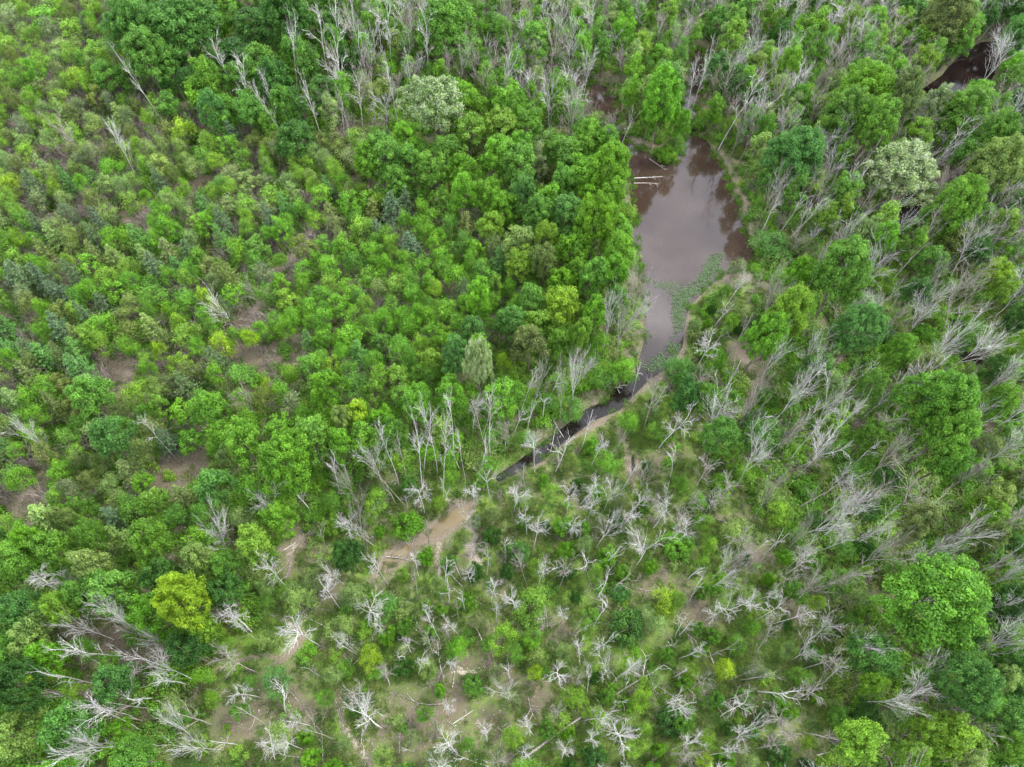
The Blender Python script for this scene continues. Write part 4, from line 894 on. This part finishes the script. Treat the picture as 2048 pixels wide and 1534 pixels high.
def join_meshes(ms, name, mat_idx_mats):
    Vs, Fs, MI, v, w = [], [], [], [], []; off = 0
    for m, mi in ms:
        nv = len(m.vertices); V = np.empty(nv * 3, np.float32); m.vertices.foreach_get('co', V)
        nf = len(m.polygons); F = np.empty(nf * 4, np.int32); m.loops.foreach_get('vertex_index', F)
        Vs.append(V.reshape(-1, 3)); Fs.append(F.reshape(-1, 4) + off); off += nv; MI.append(np.full(nf, mi))
        a = m.attributes.get('v'); arr = np.full(nf, .5, np.float32)
        if a: a.data.foreach_get('value', arr)
        v.append(arr)
    me = mesh_np(name, np.concatenate(Vs), np.concatenate(Fs), None, fattr=dict(v=np.concatenate(v)))
    for mt in mat_idx_mats: me.materials.append(mt)
    me.polygons.foreach_set('material_index', np.concatenate(MI).astype(np.int32)); me.update()
    return me

MLAB = {'young_tree': 'remaining smaller saplings of the regrowth, mixed light and dark greens', 'bare_tree': 'remaining grey bare trees standing in the wood', 'bare_thin_tree': 'remaining thin grey leafless trees at the top',
        'broadleaf_tree': 'remaining broadleaf trees standing at the edges of the wood', 'slender_tree': 'remaining slender trees in the wood', 'willow_bush': 'remaining small willow bushes', 'leafy_shrub': 'remaining small leafy shrubs',
        'conifer_sapling': 'remaining small conifers in the regrowth', 'dead_snag': 'remaining dead snags', 'bare_pole_tree': 'remaining tall bare poles', 'blossoming_tree': 'remaining blossoming trees'}
for nm, L in MASSES.items():
    if not L: continue
    kinds = sorted({p['kind'] for p in L}); variants = []; where = {}
    for k in kinds:
        for i, v in enumerate(VAR[k][:5]):
            where.setdefault(k, []).append(len(variants))
            if 'crown' in v: variants.append([join_meshes([(v['crown'], 0), (v['trunk'], 1)], nm + '_mass', [v['crown'].materials[0], M_BARK])])
            else: variants.append([join_meshes([(v['trunk'], 0)] + [(m, 0) for m in v['limbs']], nm + '_mass', [v['trunk'].materials[0]])])
    pts, idx, rot, scl, tint = [], [], [], [], []
    for p in L:
        i = random.randrange(len(where[p['kind']])); v = VAR[p['kind']][i]; s = p['r'] / v['R']
        pts.append((p['x'], p['y'], max(p['z'], -.6))); idx.append(where[p['kind']][i]); rot.append((0, 0, random.uniform(0, 6.28))); scl.append((s, s, p['h'] / v['h']))
        tint.append(jit(CL[p['col']]) if p['col'] != 'dead' else (.4, .4, .4))
    mass({'young_tree': 'young_tree_thicket', 'bare_tree': 'bare_tree_thicket'}.get(nm, nm.replace('_tree', '') + '_thicket'), MLAB[nm], variants, pts, idx, rot, scl, tint)

# undergrowth: low leafy plants, bare brush, grass and herbs
def herb_mesh(seed, R, hgt, n, size, mat=M_LEAF):
    r = np.random.default_rng(seed); d = unit(r.normal(size=(n, 3)) + [0, 0, .6]); d[:, 2] = np.abs(d[:, 2])
    cl = r.integers(0, 9, n); off = r.normal(size=(9, 3)) * [R * .45, R * .45, 0]
    pos = off[cl] + d * np.array([R * .5, R * .5, hgt]) * r.uniform(.3, 1.05, (n, 1))
    V, F = leaves(pos, unit(d + r.normal(size=(n, 3)) * .6 + [0, 0, .5]), size, r)
    cv = r.uniform(.3, .7, 9)
    return mesh_np('herb', V, F, mat, fattr=dict(v=np.clip(cv[cl] + r.normal(size=n) * .15, 0, 1)))
US = [herb_mesh(s, 1.5, 1.6, 1100, .22) for s in range(5)]
LOW = [herb_mesh(50 + s, 1.0, .35, 320, .12) for s in range(4)]
BR = [brush_mesh(s, M_PINKTWIG if s % 2 else M_TWIG) for s in range(6)]

NU = 30000
ux = rng.uniform(-125, 125, NU); uy = rng.uniform(-10, 176, NU); uz = ground_z(ux, uy)
uw = np.min(np.stack(water_sd(ux, uy)), 0)
um = np.full(NU, 9.0)
for pts, w in MUD: um = np.minimum(um, seg_dist(ux, uy, W(pts)) - w)
upx, upy, _ = to_px(ux, uy, 0)
inz = {nm: in_poly(upx, upy, z) for nm, z in ZONES}
dens = np.full(NU, .7)
dens = np.where(inz['plant'], np.where((upy < 480) & (upx < 520), .32, .52), dens); dens = np.where(inz['right'] | inz['bl'] | inz['shore'], .95, dens); dens = np.where(inz['wet'], .16, dens)
nogo = np.zeros(NU, bool)
for a, b, c in NOGO: nogo |= (np.abs(upx - a) < c) & (np.abs(upy - b) < c * .8)
for c, r_ in BROWN:
    cx, cy = to_world(*c); nogo |= (np.hypot(ux - cx, uy - cy) < r_ * .75)
dens = np.where(nogo, .06, dens)
dens = dens * np.clip(.75 + .9 * fbm(ux, uy, .12, 9), .15, 1.3)
keep = (uw > np.where(inz['wet'] | inz['shore'] | inz['topr'] | inz['topmid'], 2.0, .6)) & (um > .5) & (rng.random(NU) < dens)
ki = np.where(keep)[0]
n = len(ki)
sc_ = rng.uniform(.55, 1.25, n)
sc_ = np.where(inz['wet'][ki], sc_ * .6, sc_)
pal = np.array([CL[c] for c in 'MBLMPOB'])
tt = pal[rng.integers(0, len(pal), n)] * rng.uniform(.8, 1.15, (n, 1))
mass('undergrowth', 'dense green undergrowth filling the gaps between the trees', [[m] for m in US], np.stack([ux[ki], uy[ki], uz[ki]], -1), rng.integers(0, 5, n),
     np.stack([np.zeros(n), np.zeros(n), rng.uniform(0, 6.28, n)], -1), np.stack([sc_, sc_, sc_ * rng.uniform(.6, 1.2, n)], -1), tt)
print('undergrowth', n)

bd = np.where(inz['plant'], np.where((upy < 480) & (upx < 520), .6, .35), .04); bd = np.where(inz['wet'], .07, bd); bd = np.where(inz['right'], .06, bd); bd = np.where(inz['topmid'] | inz['topr'], .1, bd)
bd = np.where(nogo & inz['plant'], .16, bd)
bk = np.where((uw > .3) & (um > .3) & (rng.random(NU) < bd) & ~keep)[0]; n = len(bk)
s_ = rng.uniform(.6, 1.35, n) * np.where(inz['wet'][bk], .5, 1)
mass('bare_brush', 'bare pinkish grey brush between the saplings', [[m] for m in BR], np.stack([ux[bk], uy[bk], uz[bk]], -1), rng.integers(0, 6, n),
     np.stack([rng.normal(0, .1, n), rng.normal(0, .1, n), rng.uniform(0, 6.28, n)], -1), np.stack([s_, s_, s_], -1), np.full((n, 3), .3))
print('brush', n)

NL = 60000
lx = rng.uniform(-95, 95, NL); ly = rng.uniform(-10, 120, NL); lz = ground_z(lx, ly)
lw = np.min(np.stack(water_sd(lx, ly)), 0); lm = np.full(NL, 9.0)
for pts, w in MUD: lm = np.minimum(lm, seg_dist(lx, ly, W(pts)) - w)
lpx, lpy, _ = to_px(lx, ly, 0)
wetm = in_poly(lpx, lpy, WETLAND)
d_ = np.where(wetm, np.clip(.55 + 1.1 * fbm(lx, ly, .2, 21), .05, 1), .25)
for c, r_ in BROWN:
    cx, cy = to_world(*c); d_ = np.where(np.hypot(lx - cx, ly - cy) < r_, d_ * .3, d_)
lk = np.where((lw > .1) & (lm > .25 * rng.normal(size=NL) - .05) & (rng.random(NL) < d_))[0]; n = len(lk)
pal = np.array([(.07, .12, .018), (.06, .13, .015), (.09, .15, .02), (.06, .1, .02), (.11, .13, .04), (.05, .11, .02)])
tt = pal[rng.integers(0, 6, n)] * rng.uniform(.8, 1.2, (n, 1)); s_ = rng.uniform(.4, 1.2, n)
mass('grass', 'short grass and herbs covering the open boggy ground', [[m] for m in LOW], np.stack([lx[lk], ly[lk], lz[lk]], -1), rng.integers(0, 4, n),
     np.stack([np.zeros(n), np.zeros(n), rng.uniform(0, 6.28, n)], -1), np.stack([s_, s_, s_], -1), tt)
print('grass', n)

# floating weed mat along the lower right shore of the pond, and reeds at the rims
MAT = [(1452, 505), (1440, 540), (1410, 580), (1374, 620), (1368, 660), (1362, 700), (1338, 728), (1300, 752), (1284, 735), (1300, 715), (1330, 700), (1345, 660), (1340, 625), (1345, 590), (1375, 565), (1400, 535), (1425, 505)]
MAT2 = [(1282, 545), (1300, 556), (1345, 560), (1380, 560), (1350, 600), (1330, 592), (1302, 594), (1296, 620), (1294, 680), (1286, 690)]
def weeds():
    r = np.random.default_rng(5); P_ = []
    for poly, n, h in ((MAT, 33000, .2), (MAT2, 3600, .05)):
        a = np.array(W(poly, WZ)); x = r.uniform(a[:, 0].min(), a[:, 0].max(), n * 2); y = r.uniform(a[:, 1].min(), a[:, 1].max(), n * 2)
        ins = in_poly(x, y, [tuple(q) for q in a]); d = seg_dist(x, y, [tuple(q) for q in a], True)
        nz = fbm(x, y, .9, 31)
        k = ins & (r.random(n * 2) < np.clip(d / 1.5, 0, 1) * .8 + .1) & (nz > -.3 + .35 * r.random(n * 2))
        P_.append(np.stack([x[k], y[k], WZ + .01 + r.random(k.sum()) * h], -1))
    pos = np.concatenate(P_); n = len(pos)
    V, F = leaves(pos, unit(r.normal(size=(n, 3)) * .35 + [0, 0, 1]), .2, r)
    o = link('water_weed', mesh_np('water_weed', V, F, M_LEAF, fattr=dict(v=np.clip(r.normal(.45, .2, n), 0, 1))))
    o['tint'] = (.10, .16, .075)
    prop(o, 'floating weed mat along the lower right shore of the pond', kind='stuff')
weeds()
rim = W(POND, WZ); rp_ = []
r = np.random.default_rng(8)
for i in range(len(rim)):
    a, b = np.array(rim[i]), np.array(rim[(i + 1) % len(rim)]); m = int(np.linalg.norm(b - a) * 1.6)
    for k in range(m): rp_.append(a + (b - a) * r.random() + r.normal(size=2) * .5)
rp_ = np.array(rp_); kk = (to_px(rp_[:, 0], rp_[:, 1], 0)[1] < 560) | (r.random(len(rp_)) < .3); rp_ = rp_[kk]; n = len(rp_)
rz = np.maximum(ground_z(rp_[:, 0], rp_[:, 1]), WZ - .05)
mass('bank_plants', 'tufts of green plants along the water edge', [[m] for m in LOW], np.stack([rp_[:, 0], rp_[:, 1], rz], -1), r.integers(0, 4, n), np.stack([np.zeros(n), np.zeros(n), r.uniform(0, 6.28, n)], -1),
     np.stack([np.full(n, .8), np.full(n, .8), r.uniform(.8, 2.2, n)], -1), np.array([CL['B']]) * r.uniform(.6, 1.1, (n, 1)))

# ------------------------------------------------------------------ fallen trunks, stones
LOGS = [(8, 1010, 1520, 1880, 935, .26, 'longest fallen trunk, lying diagonally across the mossy bottom'), (8, 470, 805, 235, 690, .16, 'pale fallen trunk between star shaped trees at the lower middle'), (8, 605, 1005, 572, 785, .12, 'thin upright lying log above the white stones'),
        (8, 865, 1500, 745, 1430, .11, 'short fallen log at the bottom edge, inner one of a pair'), (8, 870, 1521, 595, 1410, .12, 'longer fallen log at the bottom edge, outer one of a pair'), (8, 1310, 1110, 1405, 1195, .1, 'short fallen log upper left of the long fallen trunk'),
        (8, 1990, 1135, 1838, 1035, .1, 'thin fallen log right of the long fallen trunk top'), (5, 1385, 795, 1655, 801, .14, 'white fallen log lying level by the pond outlet'), (5, 1228, 960, 1310, 1090, .12, 'white log crossing the ditch on a slant'),
        (5, 1262, 1030, 1232, 1180, .1, 'thin log lying across the ditch water'), (2, 215, 572, 330, 645, .24, 'thick pale log among the bare poles at the top'), (2, 1810, 930, 1905, 998, .16, 'bare branch rising from the brown water left of the spit'),
        (2, 1722, 1043, 1888, 1034, .13, 'upper one of two sunken logs at the left shore'), (2, 1718, 1074, 1862, 1076, .16, 'lower one of two sunken logs at the left shore'), (7, 1660, 252, 1732, 208, .11, 'short log beside the pinkish bare patch'),
        (8, 265, 290, 425, 316, .13, 'reddish log lying over the small ochre puddle'), (8, 700, 500, 885, 602, .1, 'thin log below the pale sand spur'), (9, 60, 1040, 172, 1145, .12, 'pale log in the moss left of the watermark-free bog'),
        (9, 835, 1452, 1005, 1420, .14, 'grey log near the bottom right of the bog'), (9, 1112, 1208, 1222, 1212, .14, 'pale log at the foot of the pale green sapling'), (7, 240, 1300, 352, 1322, .12, 'grey log in the lower left corner'),
        (7, 1600, 790, 1652, 832, .09, 'small log above the dirt trail bend'), (8, 300, 780, 470, 690, .09, 'thin log crossing near the pale fallen trunk'), (8, 1450, 740, 1520, 640, .12, 'leaning grey log left of the dark green shrub'),
        (8, 1380, 1010, 1560, 1180, .08, 'thin branch lying above the long fallen trunk'), (7, 1130, 1050, 1320, 1090, .08, 'slim branch near the lower dirt trail'),
        (8, 660, 1270, 780, 1190, .07, 'thin stick in the brown heath'), (8, 1100, 1160, 1340, 1220, .06, 'thin stick left of the long fallen trunk'), (9, 520, 1140, 610, 1150, .12, 'short grey log below the bog snags')]
for i_, (c, x0, y0, x1, y1, rad, lab) in enumerate(LOGS):
    rad = rad * .62
    lab = lab.replace('left of the watermark-free bog', 'above a lime shrub')
    z0 = WZ if (c == 2 and y0 > 900) else 0.1
    a = np.array([*to_world(*P(c, x0, y0), z0)]); b = np.array([*to_world(*P(c, x1, y1), z0)])
    t = np.linspace(0, 1, 9); p = a + (b - a) * t[:, None]
    r = np.random.default_rng(int(x0 + y0)); L = float(np.linalg.norm(b - a))
    side = np.array([-(b - a)[1], (b - a)[0]]) / L
    p = p + side * (np.sin(t * 3.1) * r.normal() * .02 * L)[:, None]
    z = np.maximum(ground_z(p[:, 0], p[:, 1]), z0 if z0 < 0 else -.3) + rad * .8
    if z0 < 0: z = z - rad * .3
    z = np.maximum(z, np.linspace(z[0], z[-1], 9))
    q = np.concatenate([p, z[:, None]], 1)
    root = bpy.data.objects.new('fallen_log', None); COL.objects.link(root); root.location = q[0]
    T = Tubes(); T.tube(q - q[0], np.linspace(rad, rad * .45, 9), 7); link('trunk', T.mesh('trunk', M_DEADG if rad > .15 or i_ % 2 else M_DEAD), root)
    nb = int(2 + L * .35)
    for k in range(nb):
        T = Tubes(); f = r.uniform(.45, .98); i = int(f * 8); s = q[i] - q[0]; ax = unit(q[8] - q[0])
        for w in range(1):
            d = unit(ax * .8 + np.array([*side, 0]) * r.choice([-1, 1]) * r.uniform(.4, 1) + [0, 0, r.uniform(.05, .5)])
            LB = min(L * .25, 3.2) * r.uniform(.5, 1); pp, _ = wander(r, s, d, LB, 4, .15, -.02); T.tube(pp, np.linspace(rad * .35, .02, 5), 4)
            for u in range(4):
                p2, _ = wander(r, pp[r.integers(1, 5)], cone_dir(r, d, .7), LB * .4, 2, .15); T.tube(p2, [.03, .02, .012], 3)
        link('limb', T.mesh('limb', M_DEAD), root)
    prop(root, lab, 'log', 'fallen trunks and logs')

# pale stones and bits lying about
def stones():
    r = np.random.default_rng(12); V, F = [], []; off = 0
    spots = []
    for k in range(55): f = r.random(); spots.append((*P(8, 640 + 260 * f, 925 + 50 * f + r.normal() * 12), r.uniform(.04, .11)))
    for k in range(110): spots.append((r.uniform(680, 1150), r.uniform(1330, 1520), r.uniform(.04, .1)))
    for k in range(40): spots.append((r.uniform(560, 900), r.uniform(1120, 1330), r.uniform(.04, .12)))
    for k in range(8): spots.append((*P(8, 380 + r.normal() * 25, 520 + r.normal() * 50), r.uniform(.05, .18)))
    for k in range(25): spots.append((*P(7, 1480 + r.normal() * 120, 1190 + r.normal() * 60), r.uniform(.04, .13)))
    ico = np.array([(1, 0, 0), (-1, 0, 0), (0, 1, 0), (0, -1, 0), (0, 0, 1), (0, 0, -1)], float)
    tri = np.array([(0, 2, 4), (2, 1, 4), (1, 3, 4), (3, 0, 4), (2, 0, 5), (1, 2, 5), (3, 1, 5), (0, 3, 5)])
    for px, py, s in spots:
        x, y = to_world(px, py); z = float(ground_z(x, y)[0])
        V.append(ico * s * r.uniform(.6, 1.3, (6, 3)) * [1, 1, .6] + [x, y, z + s * .2]); F.append(tri + off); off += 6
    m, n_, l = node_mat('pale_stone'); out = n_.new('ShaderNodeOutputMaterial'); pr = n_.new('ShaderNodeBsdfPrincipled'); ns = n_.new('ShaderNodeTexNoise'); ns.inputs['Scale'].default_value = 3
    rp = n_.new('ShaderNodeValToRGB'); rp.color_ramp.elements[0].color = (.2, .18, .15, 1); rp.color_ramp.elements[1].color = (.38, .35, .3, 1)
    l.new(ns.outputs['Fac'], rp.inputs[0]); l.new(rp.outputs[0], pr.inputs['Base Color']); pr.inputs['Roughness'].default_value = .9; l.new(pr.outputs[0], out.inputs[0])
    o = link('stones', mesh_np('stones', np.concatenate(V), np.concatenate(F), m)); prop(o, 'small pale stones and litter strewn over the open ground', kind='stuff')
stones()
print('OBJECTS', len(SC.objects))
